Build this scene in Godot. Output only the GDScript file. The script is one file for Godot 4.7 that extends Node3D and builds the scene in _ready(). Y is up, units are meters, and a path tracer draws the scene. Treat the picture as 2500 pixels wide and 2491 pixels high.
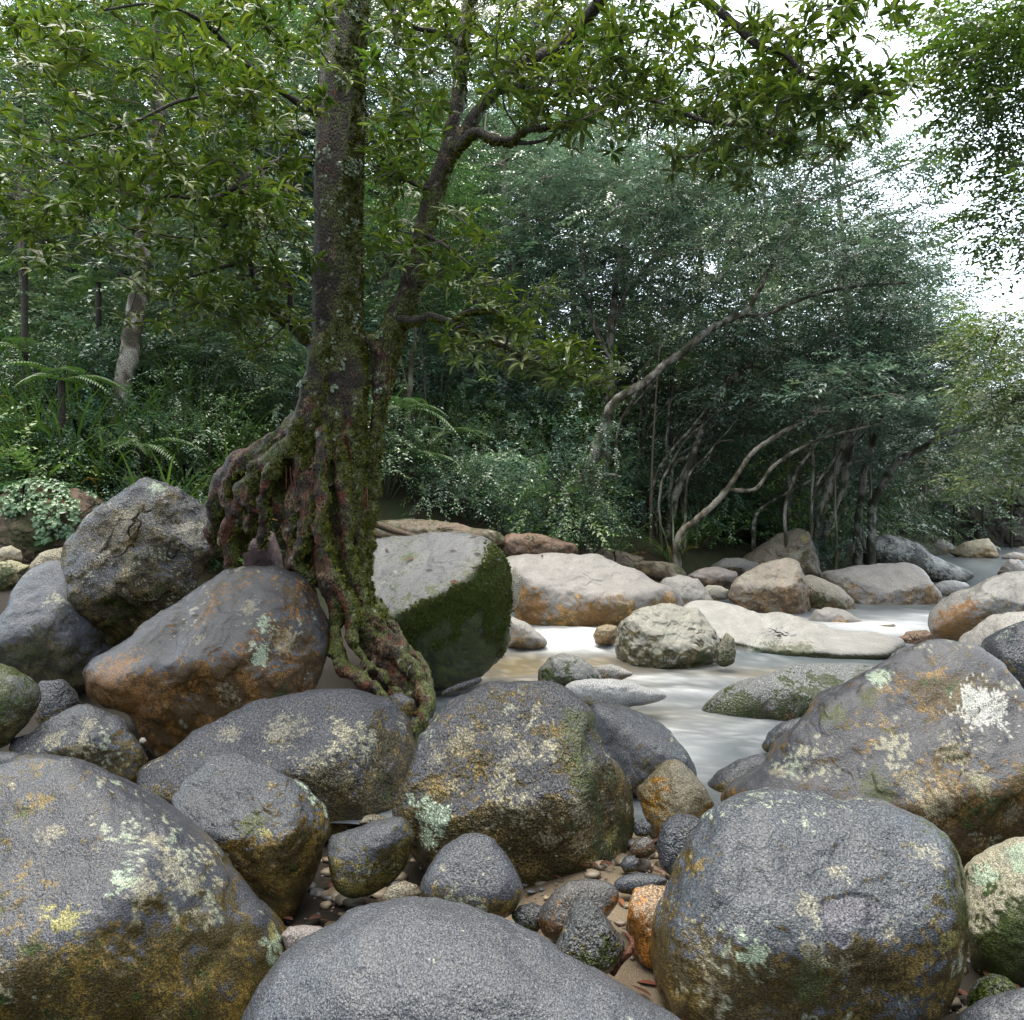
extends Node3D
# A mossy tree on boulders beside a rainforest stream, under an overcast sky.

const FOCAL := 1941.0          # focal length in photograph pixels
const EYE := Vector3(0, 1.7, 0)

var rng := RandomNumberGenerator.new()
var taken := {}
var n_low := FastNoiseLite.new()
var n_mid := FastNoiseLite.new()
var n_fine := FastNoiseLite.new()
var n_warp := FastNoiseLite.new()
var n_cell := FastNoiseLite.new()
var M := {}
var SURFACE := {}          # rock number -> [vertices, normals], for what grows or lies on it

# ---------------------------------------------------------------- helpers

func at(u: float, v: float, depth: float) -> Vector3:
	return EYE + Vector3((u - 1250.0) / FOCAL, (1245.5 - v) / FOCAL, -1.0) * depth


func numbered(called: String) -> String:
	if not taken.has(called):
		taken[called] = 0
		return called
	taken[called] += 1
	return "%s_%03d" % [called, taken[called]]


func tag(o: Node, label := "", category := "", group := "", kind := "") -> void:
	if label: o.set_meta("label", label)
	if category: o.set_meta("category", category)
	if group: o.set_meta("group", group)
	if kind: o.set_meta("kind", kind)


func thing(called: String, label: String, category: String, where := Vector3.ZERO, group := "") -> Node3D:
	var o := Node3D.new()
	o.name = numbered(called)
	add_child(o)
	o.position = where
	tag(o, label, category, group)
	return o


func part(called: String, mesh: Mesh, mat: Material, parent: Node) -> MeshInstance3D:
	var o := MeshInstance3D.new()
	o.name = called
	o.mesh = mesh
	if mat: o.material_override = mat
	parent.add_child(o, true)
	return o


func solo(called: String, mesh: Mesh, mat: Material, label: String, category: String, group := "", kind := "", where := Vector3.ZERO) -> MeshInstance3D:
	var o := MeshInstance3D.new()
	o.name = numbered(called)
	o.mesh = mesh
	o.position = where
	if mat: o.material_override = mat
	add_child(o)
	tag(o, label, category, group, kind)
	return o


func mesh_of(v: PackedVector3Array, nrm: PackedVector3Array, col: PackedColorArray, idx: PackedInt32Array) -> ArrayMesh:
	var a := []
	a.resize(Mesh.ARRAY_MAX)
	a[Mesh.ARRAY_VERTEX] = v
	if nrm.size(): a[Mesh.ARRAY_NORMAL] = nrm
	if col.size(): a[Mesh.ARRAY_COLOR] = col
	a[Mesh.ARRAY_INDEX] = idx
	var m := ArrayMesh.new()
	m.add_surface_from_arrays(Mesh.PRIMITIVE_TRIANGLES, a)
	return m


func copies(called: String, mesh: Mesh, mat: Material, xf: Array, cols: Array, parent: Node, kind := "stuff") -> MultiMeshInstance3D:
	var mm := MultiMesh.new()
	mm.transform_format = MultiMesh.TRANSFORM_3D
	mm.use_colors = cols.size() > 0
	mm.mesh = mesh
	mm.instance_count = xf.size()
	for i in xf.size():
		mm.set_instance_transform(i, xf[i])
		if cols.size(): mm.set_instance_color(i, cols[i])
	var o := MultiMeshInstance3D.new()
	o.name = called
	o.multimesh = mm
	o.material_override = mat
	parent.add_child(o, true)
	if kind: o.set_meta("kind", kind)
	return o


class Tubes:
	var v := PackedVector3Array()
	var n := PackedVector3Array()
	var c := PackedColorArray()
	var i := PackedInt32Array()
	func add(pts: Array, rad: Array, sides: int, color := Color.WHITE, noise: FastNoiseLite = null, amp := 0.0) -> void:
		if pts.size() < 2: return
		var first := v.size()
		var side := Vector3.ZERO
		for k in pts.size():
			var a: Vector3 = pts[maxi(k - 1, 0)]
			var b: Vector3 = pts[mini(k + 1, pts.size() - 1)]
			var t := (b - a).normalized()
			if side == Vector3.ZERO:
				side = t.cross(Vector3.UP if absf(t.y) < 0.9 else Vector3.RIGHT).normalized()
			side = (side - t * side.dot(t)).normalized()
			var up := t.cross(side)
			for s in sides:
				var w := TAU * s / sides
				var d := side * cos(w) + up * sin(w)
				var p: Vector3 = pts[k]
				var r: float = rad[k]
				if noise: r *= 1.0 + amp * noise.get_noise_3dv((p + d * r) * 3.0)
				v.append(p + d * r)
				n.append(d)
				c.append(color)
		for k in pts.size() - 1:
			for s in sides:
				var p := first + k * sides + s
				var q := first + k * sides + (s + 1) % sides
				i.append_array(PackedInt32Array([p, p + sides, q, q, p + sides, q + sides]))
		var tip := v.size()
		var e: Vector3 = pts[pts.size() - 1]
		v.append(e); n.append((e - (pts[pts.size() - 2] as Vector3)).normalized()); c.append(color)
		for s in sides:
			i.append_array(PackedInt32Array([tip - sides + s, tip, tip - sides + (s + 1) % sides]))


func tube_mesh(t: Tubes) -> ArrayMesh:
	return mesh_of(t.v, t.n, t.c, t.i)


func smooth_line(pts: Array, rad: Array, per: int) -> Array:
	# Catmull-Rom through the points; returns [points, radii]
	var op := []
	var orad := []
	for k in pts.size() - 1:
		var p0: Vector3 = pts[maxi(k - 1, 0)]
		var p1: Vector3 = pts[k]
		var p2: Vector3 = pts[k + 1]
		var p3: Vector3 = pts[mini(k + 2, pts.size() - 1)]
		for j in per:
			var t := float(j) / per
			op.append(p1.cubic_interpolate(p2, p0, p3, t))
			orad.append(lerpf(rad[k], rad[k + 1], t))
	op.append(pts[-1])
	orad.append(rad[-1])
	return [op, orad]


func lin(r: float, g: float, b: float) -> Color:
	return Color(r, g, b)


func paint(called: String, color: Color, rough: float, spec := 0.5) -> StandardMaterial3D:
	var m := StandardMaterial3D.new()
	m.resource_name = called
	m.albedo_color = color.linear_to_srgb()
	m.roughness = rough
	m.metallic_specular = spec
	m.vertex_color_use_as_albedo = true
	return m


func noise_map(freq: float, kind: int, octaves: int, ramp: Gradient, size: int, rnd: int, gain := 0.6) -> NoiseTexture2D:
	var f := FastNoiseLite.new()
	f.noise_type = kind
	f.frequency = freq
	f.seed = rnd
	f.fractal_octaves = octaves
	f.fractal_gain = gain
	var t := NoiseTexture2D.new()
	t.width = size
	t.height = size
	t.seamless = true
	t.seamless_blend_skirt = 0.15
	t.noise = f
	t.color_ramp = ramp
	return t


func ramp(stops: Array) -> Gradient:
	var g := Gradient.new()
	g.offsets = PackedFloat32Array(stops.map(func(s): return s[0]))
	g.colors = PackedColorArray(stops.map(func(s): return Color(s[1], s[1], s[1])))
	return g


func make_materials() -> void:
	var speck := noise_map(0.11, FastNoiseLite.TYPE_SIMPLEX, 3, ramp([[0.0, 0.22], [0.34, 0.46], [0.5, 0.6], [0.63, 0.72], [0.7, 1.0], [1.0, 1.0]]), 1024, 11)
	var grain := noise_map(0.05, FastNoiseLite.TYPE_SIMPLEX, 5, null, 1024, 13, 0.85)
	grain.as_normal_map = true
	grain.bump_strength = 6.0
	var rocks := []
	for k in [["rock_wet", 0.2, 0.6], ["rock_damp", 0.35, 0.6], ["rock_dry", 0.6, 0.9]]:
		rocks.append([k[0], k[1], k[2], Vector3(1.15, 1.15, 1.15)])
		rocks.append([k[0] + "_coarse", k[1] + 0.03, k[2] * 1.7, Vector3(0.62, 0.62, 0.62)])
		rocks.append([k[0] + "_banded", k[1], k[2] * 1.1, Vector3(0.7, 1.9, 0.7)])
	for k in rocks:
		var m := paint(k[0], Color.WHITE, k[1], 0.42)
		m.albedo_texture = speck
		m.uv1_triplanar = true
		m.uv1_world_triplanar = true
		m.uv1_scale = k[3]
		m.normal_enabled = true
		m.normal_texture = grain
		m.normal_scale = k[2] * 2.0
		M[k[0]] = m
	var barkt := noise_map(0.035, FastNoiseLite.TYPE_SIMPLEX, 6, ramp([[0.0, 0.15], [0.38, 0.45], [0.5, 0.75], [0.62, 0.95], [1.0, 1.0]]), 1024, 21)
	var barkh := noise_map(0.03, FastNoiseLite.TYPE_SIMPLEX, 6, null, 1024, 22)
	barkh.as_normal_map = true
	barkh.bump_strength = 14.0
	for k in [["bark_wet", 0.5, 2.2], ["bark", 0.7, 1.8]]:
		var m := paint(k[0], Color.WHITE, k[1], 0.35)
		m.albedo_texture = barkt
		m.uv1_triplanar = true
		m.uv1_world_triplanar = true
		m.uv1_scale = Vector3(1.6, 0.9, 1.6)
		m.normal_enabled = true
		m.normal_texture = barkh
		m.normal_scale = k[2] * 0.6
		M[k[0]] = m
	var soil := paint("soil", Color.WHITE, 0.8, 0.3)
	soil.albedo_texture = speck
	soil.uv1_triplanar = true
	soil.uv1_world_triplanar = true
	soil.uv1_scale = Vector3(2.3, 2.3, 2.3)
	soil.normal_enabled = true
	soil.normal_texture = grain
	M["soil"] = soil
	M["water"] = paint("water", Color.WHITE, 0.28, 0.35)
	for k in [["leaf_olive", Color(0.7, 0.8, 0.3), 0.3], ["leaf_forest", Color(0.42, 0.5, 0.36), 0.24], ["leaf_bright", Color(0.6, 0.75, 0.2), 0.36], ["frond", Color(0.45, 0.6, 0.2), 0.36]]:
		var m := paint(k[0], Color.WHITE, k[2], 0.42 if k[0] == "leaf_olive" else 0.55)
		m.backlight_enabled = true
		m.backlight = (k[1] as Color).linear_to_srgb()
		M[k[0]] = m
	M["moss"] = paint("moss", Color.WHITE, 0.9, 0.2)
	M["twig"] = paint("twig", Color.WHITE, 0.6, 0.4)
	M["gravel"] = paint("gravel", Color.WHITE, 0.5)
	M["dead_leaf"] = paint("dead_leaf", Color.WHITE, 0.75, 0.3)


# ---------------------------------------------------------------- ground and water

const BANK := [[-30.0, -7.0], [-8.0, -8.2], [-5.2, -9.3], [-2.6, -11.2], [0.0, -12.5], [2.5, -13.8], [5.0, -15.4], [8.0, -17.6], [11.0, -21.0], [16.0, -30.0], [22.0, -36.0], [60.0, -42.0]]


func bank_z(x: float) -> float:
	for k in BANK.size() - 1:
		if x <= BANK[k + 1][0]:
			return lerpf(BANK[k][1], BANK[k + 1][1], clampf((x - BANK[k][0]) / (BANK[k + 1][0] - BANK[k][0]), 0.0, 1.0))
	return -42.0


func ground(x: float, z: float) -> float:
	var s := (bank_z(x) - z) * 0.85
	var sand := smoothstep(-5.0, -4.2, z)
	var h := lerpf(-0.4, -0.12, sand)
	h += 0.24 * exp(-pow((x - 0.5) / 0.5, 2.0) - pow((z + 3.2) / 0.9, 2.0))
	var left := smoothstep(-1.2, -5.0, x) * smoothstep(-4.0, -8.5, z)
	h = maxf(h, lerpf(h, 1.05, left))
	h = lerpf(h, maxf(h, 0.2), smoothstep(-0.6, -1.4, x) * smoothstep(-4.6, -5.4, z))
	h = lerpf(h, 0.75 + 0.35 * smoothstep(2.0, -2.0, x), smoothstep(-1.1, 0.8, s))
	if s > 0.0:
		var steep := smoothstep(6.0, -2.0, x)
		h += s * lerpf(0.12, 0.52, steep) * smoothstep(0.0, 2.0, s) + 0.16 * maxf(0.0, s - 9.0) * (1.0 - steep)
	# right bank, beyond the picture
	var r := x - (3.6 - 0.68 * z)
	if z > -44.0: h = maxf(h, lerpf(h, 1.2 + maxf(r, 0.0) * 0.35, smoothstep(0.0, 2.5, r)))
	return h + 0.05 * n_mid.get_noise_2d(x * 0.6, z * 0.6) + 0.02 * n_mid.get_noise_2d(x * 3.0, z * 3.0)


func build_ground() -> void:
	var xs := PackedFloat32Array()
	var zs := PackedFloat32Array()
	var x := -90.0
	while x < 110.0:
		xs.append(x)
		x += 0.14 if x > -3.0 and x < 4.0 else (0.4 if x > -9.0 and x < 18.0 else 2.5)
	var z := 14.0
	while z > -140.0:
		zs.append(z)
		z -= 0.14 if z < -1.5 and z > -5.5 else (0.4 if z < 2.0 and z > -26.0 else 2.5)
	var v := PackedVector3Array()
	var n := PackedVector3Array()
	var c := PackedColorArray()
	var idx := PackedInt32Array()
	for j in zs.size():
		for i in xs.size():
			var px := xs[i]
			var pz := zs[j]
			v.append(Vector3(px, ground(px, pz), pz))
			n.append(Vector3(ground(px - 0.1, pz) - ground(px + 0.1, pz), 0.2, ground(px, pz - 0.1) - ground(px, pz + 0.1)).normalized())
			var forest := clampf(bank_z(px) - pz + 1.5 + n_mid.get_noise_2d(px, pz), 0.0, 1.0)
			var g := n_mid.get_noise_2d(px * 2.0, pz * 2.0)
			var sandy := Color(0.30, 0.235, 0.165) * (1.0 + 0.25 * g)
			var litter := Color(0.055, 0.042, 0.022).lerp(Color(0.035, 0.055, 0.018), smoothstep(-0.2, 0.3, g))
			var sandspot := exp(-pow((px - 0.5) / 0.55, 2.0) - pow((pz + 3.1) / 0.9, 2.0)) + 0.35 * n_mid.get_noise_2d(px * 4.0, pz * 4.0)
			var gully := Color(0.04, 0.034, 0.026).lerp(sandy, smoothstep(0.25, 0.45, sandspot))
			c.append(gully.lerp(litter, forest))
	var w := xs.size()
	for j in zs.size() - 1:
		for i in w - 1:
			var p := j * w + i
			idx.append_array(PackedInt32Array([p, p + w, p + 1, p + 1, p + w, p + w + 1]))
	solo("ground", mesh_of(v, n, c, idx), M["soil"], "sandy gully and leafy forest floor under the boulders", "ground", "", "structure")


func water_level(x: float, z: float) -> float:
	var step := smoothstep(-9.2, -10.3, z + 0.25 * sin(x * 1.7))
	return 0.0 + 0.13 * step + 0.02 * smoothstep(-14.0, -17.0, z)


func streak(x: float, z: float) -> float:
	# noise drawn out along the current
	var bend := 0.35 * n_low.get_noise_2d(x * 0.5, z * 0.5)
	var a := n_mid.get_noise_2d(x * 0.55 + z * 0.25, (z + bend * 1.6 + 0.18 * x) * 2.4)
	var b := n_mid.get_noise_2d(x * 0.9 + 40.0, (z + bend * 1.6 + 0.1 * x) * 6.0)
	return a * 0.7 + b * 0.3


func build_water() -> void:
	var v := PackedVector3Array()
	var n := PackedVector3Array()
	var c := PackedColorArray()
	var idx := PackedInt32Array()
	var spots := [[0.75, -10.0, 0.75, 0.5, 1.2], [5.0, -10.7, 0.9, 0.55, 1.1], [1.05, -5.6, 0.35, 0.5, 0.5], [1.6, -6.3, 0.6, 0.5, 0.2], [1.4, -8.0, 0.9, 0.18, 0.4], [0.9, -7.0, 0.9, 0.12, 0.25], [1.7, -7.4, 0.8, 0.2, 0.35], [-0.3, -7.0, 0.4, 0.3, 0.5], [6.6, -11.6, 1.0, 0.5, 0.8]]
	var nx := 150
	var nz := 190
	for j in nz + 1:
		var tz := float(j) / nz
		var z := -4.3 - 7.5 * tz - 30.0 * tz * tz * tz
		for i in nx + 1:
			var x := -2.0 + 9.0 * float(i) / nx + 16.0 * pow(float(i) / nx, 3.0) + maxf(0.0, -z - 12.0) * 0.35 * float(i) / nx
			var foam := 0.0
			for s in spots:
				var d := pow((x - s[0]) / s[2], 2.0) + pow((z - s[1]) / s[3], 2.0)
				foam += s[4] * exp(-d)
			var st := streak(x, z)
			foam = clampf(foam * (0.9 + 0.9 * st) + 0.12 * smoothstep(0.02, 0.4, st), 0.0, 1.0)
			var h := water_level(x, z) + 0.018 * n_mid.get_noise_2d(x * 0.8, z * 1.3) + 0.03 * foam
			v.append(Vector3(x, h, z))
			var shallow := exp(-pow((x - 0.4) / 1.1, 2.0) - pow((z + 8.6) / 1.0, 2.0)) + 0.5 * exp(-pow((x - 1.1) / 0.5, 2.0) - pow((z + 6.5) / 0.4, 2.0)) + 0.6 * exp(-pow((x - 2.6) / 0.6, 2.0) - pow((z + 8.2) / 0.3, 2.0))
			var base := Color(0.065, 0.075, 0.085).lerp(Color(0.11, 0.08, 0.03), clampf(shallow * (0.8 + st), 0.0, 1.0))
			c.append(base.lerp(Color(0.55, 0.57, 0.59), foam))
			n.append(Vector3.UP)
	var w := nx + 1
	for j in nz + 1:
		for i in nx + 1:
			var l := v[j * w + maxi(i - 1, 0)]
			var r := v[j * w + mini(i + 1, nx)]
			var f := v[maxi(j - 1, 0) * w + i]
			var b := v[mini(j + 1, nz) * w + i]
			n[j * w + i] = (f - b).cross(r - l).normalized()
	for j in nz:
		for i in nx:
			var p := j * w + i
			idx.append_array(PackedInt32Array([p, p + w, p + 1, p + 1, p + w, p + w + 1]))
	solo("stream_water", mesh_of(v, n, c, idx), M["water"], "silky white and grey stream flowing between the pale boulders", "water", "", "structure")


# ---------------------------------------------------------------- boulders

# style: base colour, stain colour, stain amount, how much stain keeps to the flanks, lichen amount, moss amount, moss side, material, pale speckle
var STYLES := {
	"fore_lichen": [lin(0.054, 0.058, 0.071), lin(.085, .063, .017), 0.36, .55, .10, -.35, Vector3(.3, -.2, .6), "rock_wet"],
	"fore_speck": [lin(0.072, 0.078, 0.092), lin(.10, .08, .04), -.45, .35, -.15, -.9, Vector3(-1, 0, 0), "rock_wet"],
	"fore_heart": [lin(0.066, 0.074, 0.088), lin(.085, .064, .022), 0.18, .45, .05, -.42, Vector3(.9, .1, .3), "rock_wet"],
	"fore_brown": [lin(0.064, 0.066, 0.078), lin(.105, .068, .024), 0.38, .55, .10, -.5, Vector3(0, -.3, 1), "rock_damp"],
	"moss_pale": [lin(.30, .28, .21), lin(.05, .05, .022), .15, .6, .2, -.2, Vector3(-.3, -.2, .8), "rock_damp"],
	"moss_green": [lin(.10, .11, .105), lin(.06, .055, .02), .0, .3, .15, .1, Vector3(-.2, .5, .5), "rock_wet"],
	"grey": [lin(0.066, 0.072, 0.086), lin(.085, .07, .035), -0.12, .4, -.1, -.6, Vector3(0, -.4, .8), "rock_wet"],
	"grey_smooth": [lin(0.061, 0.067, 0.080), lin(.08, .066, .03), -.35, .4, -.25, -.6, Vector3(0, -.4, .8), "rock_wet"],
	"grey_dry": [lin(0.202, 0.194, 0.179), lin(.14, .11, .07), -.25, .4, -.1, -.6, Vector3(0, -.4, .8), "rock_damp"],
	"pale": [lin(0.287, 0.274, 0.256), lin(.24, .17, .09), -0.3, .35, -.3, -.8, Vector3(0, -.4, .8), "rock_damp"],
	"orange_patch": [lin(0.206, 0.199, 0.188), lin(.20, .13, .06), -0.25, .4, -.2, -.8, Vector3(0, -.4, .8), "rock_wet"],
	"lichen_rings": [lin(0.057, 0.058, 0.067), lin(.08, .06, .019), 0.32, .5, .08, -.40, Vector3(.9, .0, .25), "rock_wet"],
	"gold": [lin(.15, .13, .085), lin(.16, .09, .02), .10, .3, -.3, -.5, Vector3(.2, -.4, .8), "rock_wet"],
	"rusty": [lin(0.057, 0.058, 0.067), lin(.10, .053, .014), 0.24, .5, .06, -.6, Vector3(.8, -.4, .3), "rock_wet"],
	"perched": [lin(0.054, 0.057, 0.067), lin(.066, .052, .02), 0.18, .5, .10, -.6, Vector3(.2, -.7, .4), "rock_wet"],
	"slab": [lin(0.072, 0.077, 0.092), lin(.05, .045, .025), -0.1, .5, -.1, -.5, Vector3(.3, -.5, .6), "rock_damp"],
	"brown_wedge": [lin(0.061, 0.066, 0.079), lin(.075, .057, .02), 0.28, .6, .10, -.5, Vector3(.3, -.5, .6), "rock_wet"],
	"grey_lichen": [lin(0.066, 0.070, 0.085), lin(.08, .06, .02), 0.16, .5, .12, -.6, Vector3(.3, -.6, .6), "rock_wet"],
	"grey_ledge": [lin(0.061, 0.068, 0.081), lin(.085, .062, .018), 0.24, .55, .08, -.55, Vector3(.6, -.5, .5), "rock_wet"],
	"moss_two": [lin(0.064, 0.068, 0.079), lin(.072, .062, .018), 0.18, .4, .12, -.15, Vector3(-.3, -.5, .5), "rock_wet"],
	"brown_pale": [lin(.16, .14, .10), lin(.09, .065, .03), .0, .3, .0, -.5, Vector3(0, -.4, .8), "rock_wet"],
	"egg": [lin(0.069, 0.074, 0.088), lin(.085, .065, .022), 0.03, .45, -.05, -.55, Vector3(-.5, -.5, .4), "rock_wet"],
	"wet_brown": [lin(0.081, 0.078, 0.077), lin(.11, .06, .028), .0, .4, -.3, -.6, Vector3(-.3, -.4, .6), "rock_wet"],
	"wet_dark": [lin(.06, .063, .068), lin(.05, .04, .02), .0, .4, -.3, -.4, Vector3(-.3, -.4, .6), "rock_wet"],
	"moss_cone": [lin(0.067, 0.070, 0.075), lin(.06, .055, .022), .02, .4, .0, -.12, Vector3(0, -.4, .6), "rock_wet"],
	"orange": [lin(.28, .19, .115), lin(.20, .085, .016), .02, .3, -.4, -.8, Vector3(0, -.4, .8), "rock_wet"],
	"pink": [lin(0.210, 0.182, 0.175), lin(.17, .12, .08), -.3, .3, -.2, -.8, Vector3(0, -.4, .8), "rock_damp"],
	"white": [lin(.65, .62, .56), lin(.4, .3, .2), -.6, .3, -.5, -.9, Vector3(0, -.4, .8), "rock_damp"],
	"purple": [lin(.14, .085, .10), lin(.10, .06, .06), -.1, .1, -.5, -.9, Vector3(0, -.4, .8), "rock_damp"],
	"moss_block": [lin(.115, .12, .13), lin(.045, .045, .02), -.1, .6, -.3, .02, Vector3(.15, -.55, .85), "rock_wet"],
	"pale_gold": [lin(0.253, 0.237, 0.223), lin(.28, .17, .06), -0.12, .45, -.3, -.8, Vector3(0, -.4, .8), "rock_damp"],
	"white_stone": [lin(0.364, 0.349, 0.294), lin(.3, .24, .15), -.4, .3, -.2, -.8, Vector3(0, -.4, .8), "rock_dry"],
	"angular_pale": [lin(0.246, 0.237, 0.199), lin(.11, .095, .05), -0.05, .6, .0, -.3, Vector3(.2, -.8, .4), "rock_damp"],
	"dark_moss": [lin(.16, .15, .10), lin(.06, .055, .025), .05, .4, .0, -.2, Vector3(.2, -.3, .6), "rock_damp"],
	"brown_wet": [lin(.22, .17, .10), lin(.15, .09, .035), .0, .3, -.3, -.7, Vector3(0, -.4, .8), "rock_wet"],
	"moss_band": [lin(0.186, 0.186, 0.182), lin(.06, .055, .025), .05, .7, -.2, -.02, Vector3(.2, -.2, .6), "rock_wet"],
	"white_flat": [lin(0.364, 0.364, 0.364), lin(.3, .26, .18), -.6, .3, -.4, -.9, Vector3(0, -.4, .8), "rock_damp"],
	"layered": [lin(0.287, 0.277, 0.260), lin(.10, .09, .045), -0.15, .75, -.1, -.5, Vector3(0, -.5, .8), "rock_damp"],
	"moss_flank": [lin(0.202, 0.206, 0.206), lin(.075, .055, .025), -.05, .8, -.2, -.02, Vector3(0, -.1, .75), "rock_wet"],
	"brown_block": [lin(0.232, 0.199, 0.160), lin(.20, .13, .075), 0.0, .4, .05, -.5, Vector3(.6, -.6, .4), "rock_damp"],
	"pale_moss": [lin(0.274, 0.253, 0.213), lin(.20, .14, .07), -0.1, .5, .05, -.4, Vector3(0, -.9, .4), "rock_damp"],
	"pale_broad": [lin(0.260, 0.243, 0.229), lin(.20, .14, .08), -0.15, .5, .0, -.7, Vector3(0, -.9, .4), "rock_damp"],
	"mottled": [lin(.10, .10, .098), lin(.06, .055, .035), -.1, .4, .22, -.5, Vector3(0, -.7, .5), "rock_damp"],
	"cream": [lin(0.315, 0.280, 0.206), lin(.22, .15, .07), -.3, .5, .0, -.5, Vector3(0, -.7, .5), "rock_dry"],
	"cream_moss": [lin(.34, .31, .18), lin(.12, .10, .04), -.1, .4, .2, -.2, Vector3(0, .4, .5), "rock_dry"],
	"spotted_brown": [lin(.16, .13, .10), lin(.09, .065, .035), -.05, .3, .15, -.4, Vector3(.2, .8, .2), "rock_dry"],
	"brown_ledge": [lin(.22, .18, .14), lin(.11, .08, .045), -.05, .4, .08, -.4, Vector3(.5, .3, .2), "rock_dry"],
	"reddish": [lin(.25, .16, .115), lin(.12, .075, .045), -.05, .3, .05, -.6, Vector3(0, .8, .2), "rock_dry"],
	"crusted": [lin(.20, .15, .105), lin(.09, .065, .03), .0, .3, .22, -.25, Vector3(0, .9, .2), "rock_dry"],
	"outcrop": [lin(.15, .11, .075), lin(.07, .05, .028), .05, .3, .0, -.25, Vector3(-.3, .8, .3), "rock_dry"],
	"orange_outcrop": [lin(.19, .12, .085), lin(.09, .062, .035), .0, .3, .05, -.35, Vector3(-.6, -.2, .5), "rock_dry"],
	"cliff": [lin(.06, .05, .045), lin(.035, .03, .02), .0, .3, -.2, -.1, Vector3(0, .9, .3), "rock_dry"],
}
var MARK_COLORS := {"c": lin(.36, .33, .23), "m": lin(.34, .42, .31), "y": lin(.26, .24, .08), "h": lin(.085, .082, .105), "g": lin(.055, .065, .016), "o": lin(.20, .095, .025), "w": lin(.5, .5, .47)}
# rocks whose relief is layered or cracked more strongly
var CRAGGY := {"perched": 1.9, "angular_pale": 1.9, "layered": 1.6, "fore_brown": 1.3, "outcrop": 2.0, "orange_outcrop": 1.8, "crusted": 1.8, "spotted_brown": 1.6, "reddish": 1.6, "cliff": 2.5, "mottled": 1.5, "brown_block": 1.4, "lichen_rings": 1.2, "grey_ledge": 1.3, "brown_wedge": 1.3, "rusty": 1.2, "egg": 0.6, "grey_smooth": 0.6, "purple": 0.5, "fore_speck": 0.8, "white_flat": 1.0, "moss_flank": 0.7, "slab": 0.8, "moss_block": 0.8}


func rock_radius(d: Vector3, rt: Array, deep: float, ex: float, pl: Array) -> float:
	var t := fposmod(atan2(d.y, d.x) / TAU, 1.0) * 28.0
	var i := int(t)
	var u := t - i
	var p0: float = rt[(i + 27) % 28]
	var p1: float = rt[i % 28]
	var p2: float = rt[(i + 1) % 28]
	var p3: float = rt[(i + 2) % 28]
	var r := p1 + 0.5 * u * (p2 - p0 + u * (2.0 * p0 - 5.0 * p1 + 4.0 * p2 - p3 + u * (3.0 * (p1 - p2) + p3 - p0)))
	var acc := pow(pow(sqrt(d.x * d.x + d.y * d.y) / r, ex) + pow(absf(d.z) / deep, ex), 14.0 / ex)
	for k in pl.size() / 4:
		var dn: float = (d.x * pl[k * 4] + d.y * pl[k * 4 + 1] + d.z * pl[k * 4 + 2]) / pl[k * 4 + 3]
		if dn > 0.0: acc += pow(dn, 14.0)
	return pow(acc, -1.0 / 14.0)


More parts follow.
